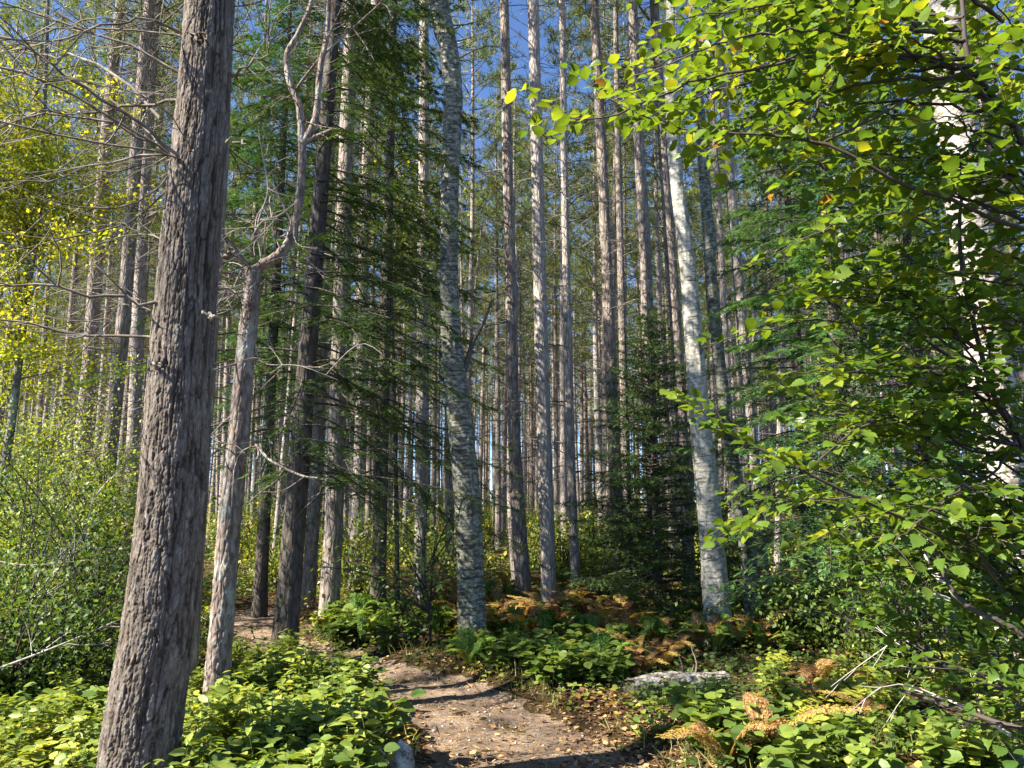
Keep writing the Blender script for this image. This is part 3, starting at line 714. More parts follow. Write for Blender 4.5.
# ------------------------------------------------------------------ firs and hemlocks
def conifer(label, base, H, Lmax, z0, mat, r=.1, nb=70, name='fir_tree', needle=.03, dens=1.0, droop=.25, up=.1, side=None, top=None, bark='bark_dark', lean=(0, 0)):
    root = thing(name, label, 'tree', loc=(base[0], base[1], hg(base[0], base[1])))
    b = MB(); t = np.linspace(0, 1, 20); C = np.stack([lean[0] * t * H, lean[1] * t * H, -.1 + t * (H + .1)], -1)
    b.tube(C, r * (1 - t) ** .8 * (1 + .25 * np.exp(-t * 40)) + .006, 12); b.build('trunk', M[bark], root)
    bushy = name == 'spruce_tree'; jn = .65 if bushy else .22
    lf = MB(); w = MB()
    for k in range(nb):
        f = (k + U(0, 1)) / nb; z = z0 + (H - z0) * f; L = Lmax * ((1 - f) ** .75) * U(.7, 1.1) + .12
        a = k * 2.4 + U(-.5, .5)
        if side is not None and rng.random() < .5: a = side + U(-1.0, 1.0)
        dr = droop * U(.4, 1.9); d = unit([math.cos(a), math.sin(a), up + .5 * f * f + U(-.25, .22)]); c0 = np.array([lean[0] * z, lean[1] * z, z]); hd = np.array([d[0], d[1], 0]); sd = unit(np.cross(hd, [0, 0, 1.0]))
        n = 10; tt = np.linspace(0, 1, n); S = c0 + np.outer(tt * L, d) - np.outer(dr * L * tt ** 1.6, [0, 0, 1.0]) + np.outer(.06 * L * np.sin(tt * 3 + U(0, 3)), sd)
        w.tube(S, np.linspace(.012 * (L / Lmax) + .004, .002, n), 3)
        # side twigs lie in a flat spray
        m = max(4, int(L / .075 * dens)); fs = np.linspace(.12, 1, m); idx = fs * (n - 1); i0 = np.clip(idx.astype(int), 0, n - 2)
        Q = S[i0] + (S[i0 + 1] - S[i0]) * (idx - i0)[:, None]; T = unit(S[i0 + 1] - S[i0])
        sg = np.where(np.arange(m) % 2, 1, -1)[:, None]
        tl = (.12 + .38 * L / Lmax * Lmax * .35) * (1.1 - fs * .75) * U(.6, 1.15, m)
        td = unit(T * .75 + sd * sg * .85 + np.stack([U(-.1, .1, m), U(-.1, .1, m), U(-.65, .12, m)], -1))
        ns = 14; s_ = np.linspace(.05, 1, ns)
        PP = Q[:, None] + td[:, None] * (tl[:, None, None] * s_[None, :, None]) - np.array([0, 0, 1.0]) * (.12 * tl[:, None] * s_[None] ** 2)[..., None]
        PP = np.repeat(PP.reshape(-1, 3), 2, 0); TD = np.repeat(np.repeat(td, ns, 0), 2, 0); both = np.tile([1, -1], len(PP) // 2)[:, None]
        sp = unit(np.cross(TD, [0, 0, 1.0])) * both
        nd = unit(TD * .7 + sp * .9 + rng.normal(size=PP.shape) * jn)
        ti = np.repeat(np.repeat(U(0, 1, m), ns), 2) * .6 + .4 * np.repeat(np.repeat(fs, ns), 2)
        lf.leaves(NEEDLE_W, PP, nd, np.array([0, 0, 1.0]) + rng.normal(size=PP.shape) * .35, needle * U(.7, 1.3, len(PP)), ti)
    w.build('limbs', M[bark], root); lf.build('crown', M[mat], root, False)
    return root
G = lambda x, y: ground_px(x, y)[:2]
def at_px(x, Y, y=560): return px(x, y, Y)[:2]
conifer('tall dark hemlock with drooping sprays between the dead tree and the grey birch', at_px(284, 8.0, 640), 13, 2.2, 1.9, 'fir', .125, 160, 'hemlock_tree', .060, 1.15, .35, .08, side=0.3, lean=(.035, 0))
conifer('second dark hemlock close behind the first, its sprays reaching the grey birch', at_px(378, 10.4, 600), 13.5, 2.0, 1.7, 'fir', .10, 145, 'hemlock_tree', .064, 1.15, .32, .1)
conifer('green fir seen between the massive trunk and the crooked dead limb', at_px(262, 11.5), 12, 1.8, 3.5, 'fir_light', .1, 150, 'fir_tree', .065, 1.2, .25, .1)
conifer('small shaded spruce with tiered branches left of the white birch', at_px(658, 10.9, 600), 4.35, 1.55, .2, 'fir', .05, 250, 'spruce_tree', .045, 1.5, .1, .15)
conifer('narrow young spruce tip poking up left of the small shaded spruce', at_px(632, 13.0, 600), 4.6, 1.0, .3, 'fir_light', .05, 60, 'spruce_tree', .04, 1.1, .12, .15)
conifer('light green fir glimpsed behind the shrub leaves, left one at the right side', at_px(850, 8.6), 8.5, 1.9, .6, 'fir_light', .09, 170, 'fir_tree', .06, 1.2, .25, .12)
conifer('light green fir in front of the peeling birch, right one at the right side', at_px(935, 8.4), 7.4, 1.8, .5, 'fir_light', .09, 160, 'fir_tree', .06, 1.2, .25, .12)
conifer('tall green fir far behind the shrub leaves', at_px(810, 12.5), 12, 2.3, 1.0, 'fir_light', .1, 190, 'fir_tree', .075, 1.1, .25, .12)
conifer('bushy dark fir filling the background at the right edge', at_px(1000, 11.5), 11, 2.3, .6, 'fir', .1, 180, 'fir_tree', .075, 1.1, .25, .12)

# ------------------------------------------------------------------ leafy shrubs (broad leaves)
def bough(w, l, P, r0, r1, leaf=.07, tw=.085, tlen=(.15, .42), start=.18, tint=(.1, .7), tm_=LEAF, n=26, up=.15):
    S = spline(P, n); L = np.linalg.norm(np.diff(S, axis=0), axis=1).sum()
    S = S + rng.normal(size=S.shape) * .006; w.tube(S, np.linspace(r0, r1, n), 6)
    m = int(L / tw); 
    for k in range(m):
        f = start + (1 - start) * (k + U(0, .6)) / m; i = min(int(f * (n - 1)), n - 2); q = S[i] + (S[i + 1] - S[i]) * (f * (n - 1) - i)
        T = unit(S[i + 1] - S[i]); sd = unit(np.cross(T, [0, 0, 1.0]) + 1e-4) * (1 if k % 2 else -1)
        ln = U(*tlen) * (1.15 - .6 * f); d = unit(T * U(.4, .9) + sd * U(.5, 1.1) + np.array([0, 0, U(-.25, .45) + up * .5]))
        tt = np.linspace(0, 1, 5); sag = U(.05, .3)
        Q = q + np.outer(tt * ln, d) - np.outer(sag * ln * tt ** 2, [0, 0, 1.0]); w.tube(Q, np.linspace(max(r1 * .7, .0016), .001, 5), 3)
        nl = max(2, int(ln / (leaf * .55))); s = np.linspace(.15, 1, nl); j = np.clip((s * 4).astype(int), 0, 3)
        pos = Q[j] + (Q[j + 1] - Q[j]) * (s * 4 - j)[:, None]; hs = unit(np.cross(d, [0, 0, 1.0]))
        sg = np.where(np.arange(nl) % 2, 1, -1)[:, None] * 1.0; sg[-1] = U(-.3, .3)
        ld = unit(d * .75 + hs * sg * .9 + np.stack([U(-.2, .2, nl), U(-.2, .2, nl), U(-.55, .15, nl)], -1))
        nr = np.array([0, 0, 1.0]) + rng.normal(size=(nl, 3)) * .5
        t0 = U(*tint)
        q5 = rng.integers(0, 5, nl); sz_ = leaf * U(.55, 1.25, nl); tn = np.clip(t0 + U(-.15, .15, nl) + (rng.random(nl) < .03) * .3, 0, 1)
        for h5 in range(5):
            g5 = q5 == h5
            if g5.any(): l.leaves(HAZ[h5], (pos + ld * .012)[g5], ld[g5], nr[g5], sz_[g5], tn[g5])

def shrub(label, root_xy, stems, boughs, leaf, tint, n_rand=0, region=None, depth=(2.6, 4), cat='shrub', mat='hazel', r=.012, tw=.085, tlen=(.15, .42)):
    z = hg(*root_xy); base = np.array([root_xy[0], root_xy[1], z])
    root = thing('leafy_shrub', label, cat, loc=tuple(base)); l = MB(); anchors = []
    for pts in stems:
        b = MB(); P = np.array([[0, 0, -.05]] + [list(px(x, y, d) - base) for x, y, d in pts]); P[0][:2] = rng.normal(size=2) * .08
        S = spline(P, 30); b.tube(S, np.linspace(r * 1.5, r * .6, 30), 8); b.build('stem', M['stem'], root); anchors.append(S)
    A = np.vstack([a[6:] for a in anchors])
    allb = [[px(x, y, d) - base for x, y, d in pts] for pts in boughs]
    for k in range(n_rand):
        tx, ty = region(); d = U(*depth); e = px(tx, ty, d) - base
        # springs from the stem point that lies a bit below and to the right of its tip
        c = A[np.argmin(np.linalg.norm(A - (e + np.array([.5, .15, -.35])), axis=1))]
        mid = (c + e) / 2 + np.array([0, 0, .12 * np.linalg.norm(e - c)]) + rng.normal(size=3) * .05
        allb.append([c, mid, e])
    for P in allb:
        w = MB(); L = np.linalg.norm(np.asarray(P[-1]) - np.asarray(P[0]))
        # join the bough to its nearest stem
        c = A[np.argmin(np.linalg.norm(A - P[0], axis=1))]
        if np.linalg.norm(c - P[0]) > .03: P = [c] + list(P)
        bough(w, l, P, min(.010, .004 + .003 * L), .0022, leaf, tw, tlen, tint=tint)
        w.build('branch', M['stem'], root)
    l.build('leaves', M[mat], root); return root

def reg_top():
    while True:
        x = U(560, 1060); y = U(-60, 300)
        if abs(x - (930 + y * .17)) < 38 and rng.random() < .8: continue
        if x > 640 + max(0, y - 110) * .9 or (y < 125 and x > 575): return x, y
def reg_mid():
    while True:
        x = U(720, 1070); y = U(250, 560)
        if abs(x - (930 + y * .17)) < 30 and rng.random() < .6: continue
        if x > 735 + 40 * math.sin(y * .02): return x, y
def reg_low():
    while True:
        x = U(800, 1080); y = U(470, 730)
        if x > 820 + max(0, y - 560) * .7: return x, y
shrub('tall leafy shrub arching over from the right, its long branches crossing the upper right', (2.95, 3.3),
      [[(1120, 400, 3.1), (1060, 220, 2.9), (1010, 120, 2.85), (970, 63, 2.8), (962, 0, 2.8), (950, -90, 2.8)],
       [(1150, 420, 3.3), (1120, 200, 3.3), (1080, 0, 3.4), (1030, -160, 3.5)]],
      [[(1060, 240, 2.9), (905, 182, 2.8), (820, 143, 2.8), (740, 136, 2.9), (664, 125, 3.0), (597, 90, 3.1)],
       [(968, 60, 2.8), (880, 55, 2.8), (790, 62, 2.8), (690, 84, 2.9), (600, 118, 3.0), (512, 114, 3.1)],
       [(975, 75, 2.8), (850, 88, 2.9), (760, 118, 3.1), (690, 160, 3.2)],
       [(820, 143, 2.8), (822, 100, 2.8), (850, 60, 2.75), (846, 10, 2.7), (870, -40, 2.7)],
       [(1010, 120, 2.85), (930, 20, 3.2), (830, -30, 3.4), (730, 10, 3.4), (640, 70, 3.3)],
       [(1000, 20, 3), (880, -60, 3.2), (760, -60, 3.3), (650, -20, 3.3)]],
      .062, (.34, .70), 50, reg_top, (2.6, 4.2), tw=.10)
shrub('leafy shrub with layered flat branches filling the right middle of the view', (2.75, 3.9),
      [[(1080, 560, 3.6), (1020, 440, 3.5), (991, 387, 3.4), (960, 250, 3.4), (968, 150, 3.5)], [(1100, 600, 3.8), (1080, 400, 3.9), (1050, 200, 4)]],
      [[(991, 387, 3.4), (966, 370, 3.4), (924, 340, 3.4), (875, 325, 3.4), (819, 320, 3.5), (760, 330, 3.5), (700, 348, 3.5)],
       [(1024, 329, 3.4), (980, 315, 3.3), (924, 296, 3.3), (875, 289, 3.3), (820, 262, 3.3)],
       [(1040, 600, 3.6), (950, 540, 3.3), (826, 484, 3.1), (780, 457, 3.1), (738, 442, 3.1), (717, 426, 3.1), (680, 398, 3.1)],
       [(1024, 614, 3.4), (959, 523, 3.2), (875, 500, 3.2), (800, 500, 3.3), (730, 520, 3.3)],
       [(980, 480, 3.4), (900, 420, 3.5), (820, 400, 3.5), (770, 380, 3.6)]],
      .056, (.28, .66), 54, reg_mid, (2.8, 4.6), tw=.095)
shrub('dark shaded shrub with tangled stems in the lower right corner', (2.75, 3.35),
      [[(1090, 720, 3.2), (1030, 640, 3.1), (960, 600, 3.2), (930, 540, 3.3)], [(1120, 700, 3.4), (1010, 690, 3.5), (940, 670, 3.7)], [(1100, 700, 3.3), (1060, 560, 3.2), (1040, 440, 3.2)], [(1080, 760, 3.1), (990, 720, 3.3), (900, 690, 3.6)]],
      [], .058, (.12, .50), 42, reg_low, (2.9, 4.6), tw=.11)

# ------------------------------------------------------------------ finer-leaved trees and bushes
def leafy_tree(label, Y, trunk_px, wid, centres, nleaf, leaf, mat, tint=(0, 1), name='leafy_tree', bark='bark_dark', nbr=26):
    base = px(*trunk_px[0], Y); base[2] = hg(base[0], base[1]) - .03
    root = thing(name, label, 'tree', loc=tuple(base)); b = MB()
    P = [np.zeros(3)] + [px(x, y, Y) - base for x, y in trunk_px[1:]]; n = 40; S = spline(P, n)
    b.tube(S, np.linspace(wid, wid * .35, n), 10); b.build('trunk', M[bark], root)
    w = MB(); l = MB(); tot = sum(c[3] for c in centres)
    for cx, cy_, dz, wt in centres:
        c = px(cx, cy_, Y + dz) - base; k = max(2, int(nbr * wt / tot))
        for _ in range(k):
            s0 = S[np.argmin(np.linalg.norm(S - (c + [0, 0, -.8]), axis=1))]; e = c + rng.normal(size=3) * ([.75, .7, .65] if name == 'aspen_tree' else [.55, .5, .45])
            t = np.linspace(0, 1, 9); mid = (s0 + e) / 2 + [0, 0, .15]; Q = spline([s0, mid, e], 9); w.tube(Q, np.linspace(.012, .003, 9), 3)
            m = int(nleaf * wt / tot / k); g = rng.integers(2, 9, m); off = rng.normal(size=(m, 3)) * [.22, .22, .10]
            cl = rng.normal(size=(12, 3)) * [.26, .26, .13]; ci = rng.integers(0, 12, m)
            pos = Q[g] + cl[ci] + off * .45
            l.leaves(SMALL, pos, rdir(m, -.35), rdir(m, .9, .7), leaf * U(.6, 1.2, m), np.clip(U(*tint) + U(-.25, .25, m), 0, 1))
    w.build('branch', M[bark], root); l.build('crown', M[mat], root); return root
leafy_tree('young tree with bright yellow leaves and a thin leaning dark trunk at the left edge', 9.5, [(-14, 590), (-4, 520), (12, 420), (26, 300), (38, 220), (42, 150), (46, 60), (48, 0)], .062,
           [(20, 110, 0, 3), (-20, 150, .3, 2), (40, 165, -.3, 3), (10, 200, .2, 3), (55, 210, .4, 2), (20, 250, 0, 2), (-15, 290, 0, 2), (0, 60, .5, 2), (30, 330, .8, 1), (0, 370, .5, 1)], 21000, .062, 'yellow', (.05, .75), 'aspen_tree', 'bark_grey', 70)
leafy_tree('slim tree with lime leaves glowing behind the dark hemlock', 11.5, [(398, 600), (396, 480), (394, 380), (392, 300), (390, 200), (392, 120)], .04,
           [(380, 190, 0, 2), (410, 180, 0, 2), (395, 225, .3, 2), (370, 250, 0, 1), (420, 235, -.2, 1), (440, 270, 0, 1), (385, 150, 0, 1)], 2200, .065, 'yellow', (.0, .5), 'leafy_tree', 'bark_dark', 30)
leafy_tree('maple sapling with dark slender stems left of the grey birch foot', 8.6, [(431, 640), (428, 600), (424, 560), (426, 520), (430, 480)], .014,
           [(400, 520, 0, 2), (440, 540, 0, 2), (380, 545, .2, 2), (415, 575, -.2, 2), (390, 590, 0, 1), (445, 500, 0, 1)], 1100, .06, 'herb', (.05, .45), 'sapling', 'stem', 22)
leafy_tree('lime green bush lit by the sun behind the small spruce', 14, [(600, 610), (598, 580), (596, 550)], .02,
           [(590, 560, 0, 2), (615, 540, 0, 2), (640, 560, .3, 2), (605, 585, -.3, 2), (630, 520, 0, 1), (570, 575, 0, 1)], 2600, .07, 'bush', (.3, .9), 'leafy_bush', 'stem', 26)
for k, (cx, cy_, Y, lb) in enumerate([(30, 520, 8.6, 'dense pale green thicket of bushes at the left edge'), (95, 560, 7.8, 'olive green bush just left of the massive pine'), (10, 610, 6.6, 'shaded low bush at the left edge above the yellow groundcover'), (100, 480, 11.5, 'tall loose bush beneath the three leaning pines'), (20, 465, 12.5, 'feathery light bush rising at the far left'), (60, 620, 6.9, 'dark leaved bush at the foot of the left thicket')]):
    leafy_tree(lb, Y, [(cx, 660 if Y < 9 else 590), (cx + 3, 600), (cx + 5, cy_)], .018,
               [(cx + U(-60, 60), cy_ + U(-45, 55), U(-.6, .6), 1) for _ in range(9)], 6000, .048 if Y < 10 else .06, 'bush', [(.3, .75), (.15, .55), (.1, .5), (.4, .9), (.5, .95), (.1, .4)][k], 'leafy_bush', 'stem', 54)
leafy_tree('bush with small light leaves behind the dark shrub at the right', 7.4, [(900, 650), (896, 600), (890, 560)], .02,
           [(880, 560, 0, 2), (820, 580, 0, 2), (930, 590, 0, 2), (850, 610, 0, 2), (780, 600, .4, 1), (960, 560, 0, 2)], 3000, .055, 'bush', (.1, .6), 'leafy_bush', 'stem', 40)

# understorey bushes deeper in the stand: two kinds, copied
def bush_proto(mat, tint, leaf, n, R, H):
    root = thing('understorey_bush', 'bush', 'bush'); w = MB(); l = MB()
    for k in range(16):
        a = U(0, 6.28); e = np.array([math.cos(a) * U(.2, 1) * R, math.sin(a) * U(.2, 1) * R, U(.35, 1) * H]); Q = spline([np.zeros(3), e * [.4, .4, .7], e], 8); w.tube(Q, np.linspace(.012, .003, 8), 3)
        m = n // 16; g = rng.integers(2, 8, m); l.leaves(SMALL, Q[g] + rng.normal(size=(m, 3)) * [.2, .2, .13], rdir(m, -.2), rdir(m, .9, .7), leaf * U(.6, 1.3, m), np.clip(U(*tint) + U(-.2, .2, m), 0, 1))
    KIDS[root.name] = [w.build('stems', M['stem'], root), l.build('leaves', M[mat], root)]
    return root
bp = [bush_proto('bush', (.45, 1.), .075, 1100, .8, 1.3), bush_proto('herb', (.3, .65), .07, 1000, .7, 1.1), bush_proto('yellow', (.0, .7), .075, 600, .6, 1.6)]
fresh = [True] * 3; nbush = 0
for k in range(230):
    y = U(12, 60); x = U(-.72, .72) * y
    if path_dist(x, y)[0] < .7: continue
    side = 'left side' if x / y < -.25 else ('middle' if x / y < .2 else 'right side')
    lb = f'low understorey bush among the pine trunks, {side}, ' + ('near the clearing' if y < 20 else 'deep in the stand')
    i = k % 3; s = U(.6, 1.25)
    if fresh[i]:
        fresh[i] = False; bp[i].location = (x, y, hg(x, y)); bp[i]['label'] = lb; bp[i]['group'] = 'understorey bushes among the pines'; bp[i].scale = (s, s, s)
    else: dup(bp[i], (x, y, hg(x, y)), U(0, 6.28), s, lb, 'understorey bushes among the pines')

# ------------------------------------------------------------------ ground plants
def herb_proto(name, mat, tint, leaf, nst, H, tmpl=LANCE, lpst=9, cat='plant'):
    root = thing(name, 'plant', cat); w = MB(); l = MB()
    for k in range(nst):
        a = U(0, 6.28); h = H * U(.6, 1.1); e = np.array([math.cos(a), math.sin(a), 0]) * U(.1, .45) * h + [0, 0, h]
        b0 = rng.normal(size=3) * [.05, .05, 0]; Q = spline([b0, b0 + e * [.3, .3, .6], b0 + e], 8); w.tube(Q, np.linspace(.003, .0015, 8), 3)
        s = np.linspace(.3, 1, lpst); j = np.clip((s * 7).astype(int), 0, 6); pos = Q[j] + (Q[j + 1] - Q[j]) * (s * 7 - j)[:, None]
        an = np.arange(lpst) * 2.4 + U(0, 6); ld = np.stack([np.cos(an), np.sin(an), U(-.3, .35, lpst)], -1)
        l.leaves(tmpl, pos, ld, np.array([0, 0, 1.0]) + rng.normal(size=(lpst, 3)) * .35, leaf * U(.65, 1.2, lpst), np.clip(U(*tint) + U(-.12, .12, lpst), 0, 1))
    KIDS[root.name] = [w.build('stems', M['herb_stem'], root), l.build('leaves', M[mat], root)]; return root
def fern_proto(tint, H, nf=7, flat=.5):
    root = thing('fern', 'fern', 'fern'); w = MB(); l = MB()
    for k in range(nf):
        a = 6.28 * k / nf + U(-.4, .4); h = H * U(.6, 1.25); o = np.array([math.cos(a), math.sin(a), 0]) * U(.6, 1.25)
        Q = spline([np.zeros(3), o * h * .22 + [0, 0, h * .55], o * h * .6 + [0, 0, h * .92], o * h * 1.2 + [0, 0, h * U(flat, 1.0)]], 22); w.tube(Q, np.linspace(.004, .001, 22), 3)
        T = unit(np.gradient(Q, axis=0)); sd = unit(np.cross(T, [0, 0, 1.0]))
        fs = np.linspace(4, 21, 26); i0 = np.clip(fs.astype(int), 0, 20); pos = Q[i0] + (Q[i0 + 1] - Q[i0]) * (fs - i0)[:, None]
        ln = h * .24 * np.sin(np.pi * np.clip((fs - 2) / 20.5, 0, 1)) ** .7 * (1 - .3 * (fs / 21)) + .01; t0 = U(*tint)
        for sg in (1, -1):
            d = unit(sd[i0] * sg + T[i0] * .35 + [0, 0, -.18] + rng.normal(size=(26, 3)) * .08)
            # each pinna is itself a row of small leaflets
            for q in range(6):
                f = (q + .5) / 6; pp = pos + d * (ln * f)[:, None]; ll = ln * .26 * (1 - .7 * f) + .004
                for s2 in (1, -1):
                    dd = unit(T[i0] * s2 + d * .6 + rng.normal(size=(26, 3)) * .15); l.leaves(SMALL, pp, dd, np.cross(d, dd) * s2 * sg + rng.normal(size=(26, 3)) * .2, ll * 1.25, np.clip(t0 + U(-.16, .16, 26), 0, 1))
    KIDS[root.name] = [w.build('stems', M['herb_stem'], root), l.build('fronds', M['fern'], root)]; return root

hp = {'lime': herb_proto('leafy_herb', 'herb', (.36, .76), .082, 15, .42), 'green': herb_proto('leafy_herb', 'herb', (.18, .52), .10, 11, .34, LEAF, 8),
      'gold': herb_proto('leafy_herb', 'herb', (.66, .95), .08, 10, .3, LEAF, 8), 'small': herb_proto('leafy_herb', 'herb', (.2, .75), .06, 12, .22, LEAF, 8),
      'rust': fern_proto((.78, 1.0), .34, 5, .35), 'fern': fern_proto((.1, .5), .34, 5, .4), 'yfern': fern_proto((.3, .66), .36, 4, .45), 'broad': herb_proto('leafy_herb', 'herb', (.2, .62), .13, 6, .26, LEAF, 5)}
hfresh = {k: True for k in hp}
def put(kind, x, y, s, lb, grp):
    loc = (x, y, hg(x, y) - .01)
    if hfresh[kind]:
        hfresh[kind] = False; o = hp[kind]; o.location = loc; o.scale = (s, s, s); o['label'] = lb; o['group'] = grp; return
    dup(hp[kind], loc, U(0, 6.28), s, lb, grp, (U(-.12, .12), U(-.12, .12)))
words = {'lime': 'lime green lance leaved herb', 'green': 'dark green broad leaved herb', 'gold': 'golden yellow leaved herb', 'small': 'small leaved low herb', 'rust': 'dry rust brown fern', 'fern': 'green fern', 'yfern': 'yellowing fern', 'broad': 'round leaved low plant'}
def patch(n, poly, kinds, where, grp, smin=.7, smax=1.2, clear=.02):
    P = np.array(poly, float); k = 0; tries = 0
    while k < n and tries < n * 60:
        tries += 1; u = U(P[:, 0].min(), P[:, 0].max()); v = U(P[:, 1].min(), P[:, 1].max())
        c = False
        for a in range(len(P)):
            x1, y1 = P[a]; x2, y2 = P[a - 1]
            if (y1 > v) != (y2 > v) and u < (x2 - x1) * (v - y1) / (y2 - y1) + x1: c = not c
        if not c: continue
        g = ground_px(u, v)
        if path_dist(g[0], g[1])[0] < clear: continue
        kd = kinds[rng.integers(len(kinds))]; put(kd, g[0], g[1], U(smin, smax), words[kd] + ' ' + where, grp); k += 1
patch(48, [(180, 800), (185, 735), (215, 700), (300, 690), (372, 735), (375, 800)], ['lime', 'lime', 'green', 'lime', 'small', 'small'], 'in the foreground left of the path', 'foreground herbs left of the path', .75, 1.15, .12)
patch(30, [(270, 676), (355, 674), (385, 700), (385, 720), (250, 720), (240, 695)], ['lime', 'small', 'green'], 'along the far edge of the left foreground', 'herbs behind the foreground patch', .7, 1.0, .06)
patch(26, [(160, 820), (170, 765), (300, 765), (350, 800), (340, 850)], ['green', 'lime', 'green', 'broad'], 'at the lower edge of the view left of the path', 'dark herbs at the lower left edge', .7, 1.0, .12)
patch(62, [(-40, 820), (-30, 670), (110, 655), (128, 720), (95, 820)], ['gold', 'lime', 'small', 'small', 'lime', 'gold', 'green'], 'left of the massive pine', 'groundcover herbs left of the massive pine', .6, 1.0)
patch(22, [(150, 695), (190, 668), (250, 672), (265, 690), (220, 708), (180, 722)], ['small', 'gold', 'lime'], 'around the foot of the dead tree', 'herbs around the dead tree', .6, .9, .15)
patch(80, [(430, 590), (640, 590), (660, 625), (640, 645), (600, 652), (450, 640)], ['rust', 'rust', 'fern', 'small'], 'below the tall pines past the path', 'brown ferns beyond the path', .8, 1.15)
patch(46, [(420, 645), (600, 645), (640, 690), (560, 695), (470, 672)], ['green', 'small', 'fern', 'green', 'broad', 'small'], 'on the shaded bank beyond the path', 'herbs on the shaded bank', .7, 1.1, .08)
patch(46, [(340, 618), (450, 620), (450, 652), (350, 652), (300, 640)], ['small', 'fern', 'green', 'broad', 'gold'], 'between the two bends of the trail', 'herbs between the trail bends', .7, 1.1, .06)
patch(54, [(690, 735), (745, 690), (760, 655), (860, 650), (900, 700), (880, 800), (700, 790)], ['small', 'green', 'gold', 'broad', 'small', 'lime', 'small', 'rust'], 'right of the path beyond the log', 'herbs right of the path', .65, 1.05, .05)
patch(10, [(780, 690), (880, 680), (880, 720), (800, 740)], ['gold', 'gold', 'small'], 'glowing in front of the right shrub', 'golden plants in front of the right shrub', .75, 1.1)
patch(36, [(820, 700), (1040, 640), (1060, 800), (800, 810)], ['green', 'small', 'small', 'green', 'lime', 'gold'], 'under the right shrub', 'herbs under the right shrub', .7, 1.1)
patch(10, [(625, 668), (670, 655), (680, 670), (640, 682)], ['rust'], 'just behind the fallen log', 'dry ferns behind the log', .6, .8)
patch(26, [(700, 655), (830, 650), (800, 625), (740, 640), (600, 640), (640, 655)], ['rust', 'small', 'fern'], 'at the feet of the birches', 'plants at the feet of the birches', .7, 1.0)

# carpet of small leaves further off, one mass
def cover():
    l = MB()
    def scatter(n, y0, y1, leaf, hmax, pw=1.0, clear=.0):
        y = y0 + (y1 - y0) * U(0, 1, n) ** pw; x = U(-.78, .78, n) * y
        dens = fbm(x * .8 + 50, y * .8, 77, 3); pdv = path_dist(x, y); k = (dens > .40) & (pdv > clear + .12 * U(0, 1, n)); x = x[k]; y = y[k]; dn = dens[k]
        z = hgt(x, y); m = 8
        X = np.repeat(x, m) + rng.normal(size=len(x) * m) * .09; Y_ = np.repeat(y, m) + rng.normal(size=len(x) * m) * .09
        Z = np.repeat(z, m) + U(.02, 1, len(X)) * hmax * np.repeat(np.clip((dn - .35) * 4, .2, 1), m)
        kk = path_dist(X, Y_) > .02; X = X[kk]; Y_ = Y_[kk]; Z = Z[kk]
        t = np.repeat(fbm(x * 1.5, y * 1.5, 90, 3), m)[kk]
        l.leaves(SMALL if y0 > 9 else LEAF, np.stack([X, Y_, Z], -1), rdir(len(X), 0) * [1, 1, .35], np.array([0, 0, 1.0]) + rng.normal(size=(len(X), 3)) * .4, leaf * U(.6, 1.3, len(X)), np.clip((t - .3) * 1.9 + U(-.15, .15, len(X)), 0, 1))
    scatter(2600, 3.8, 9.5, .045, .16); scatter(5200, 9.2, 20, .07, .28, 1.3); scatter(5000, 19, 52, .12, .55, 1.4)
    o = l.build('ground_cover', M['herb']); tag(o, 'low carpet of mixed green and yellow leaves covering the forest floor', 'ground cover', kind='stuff')
cover()
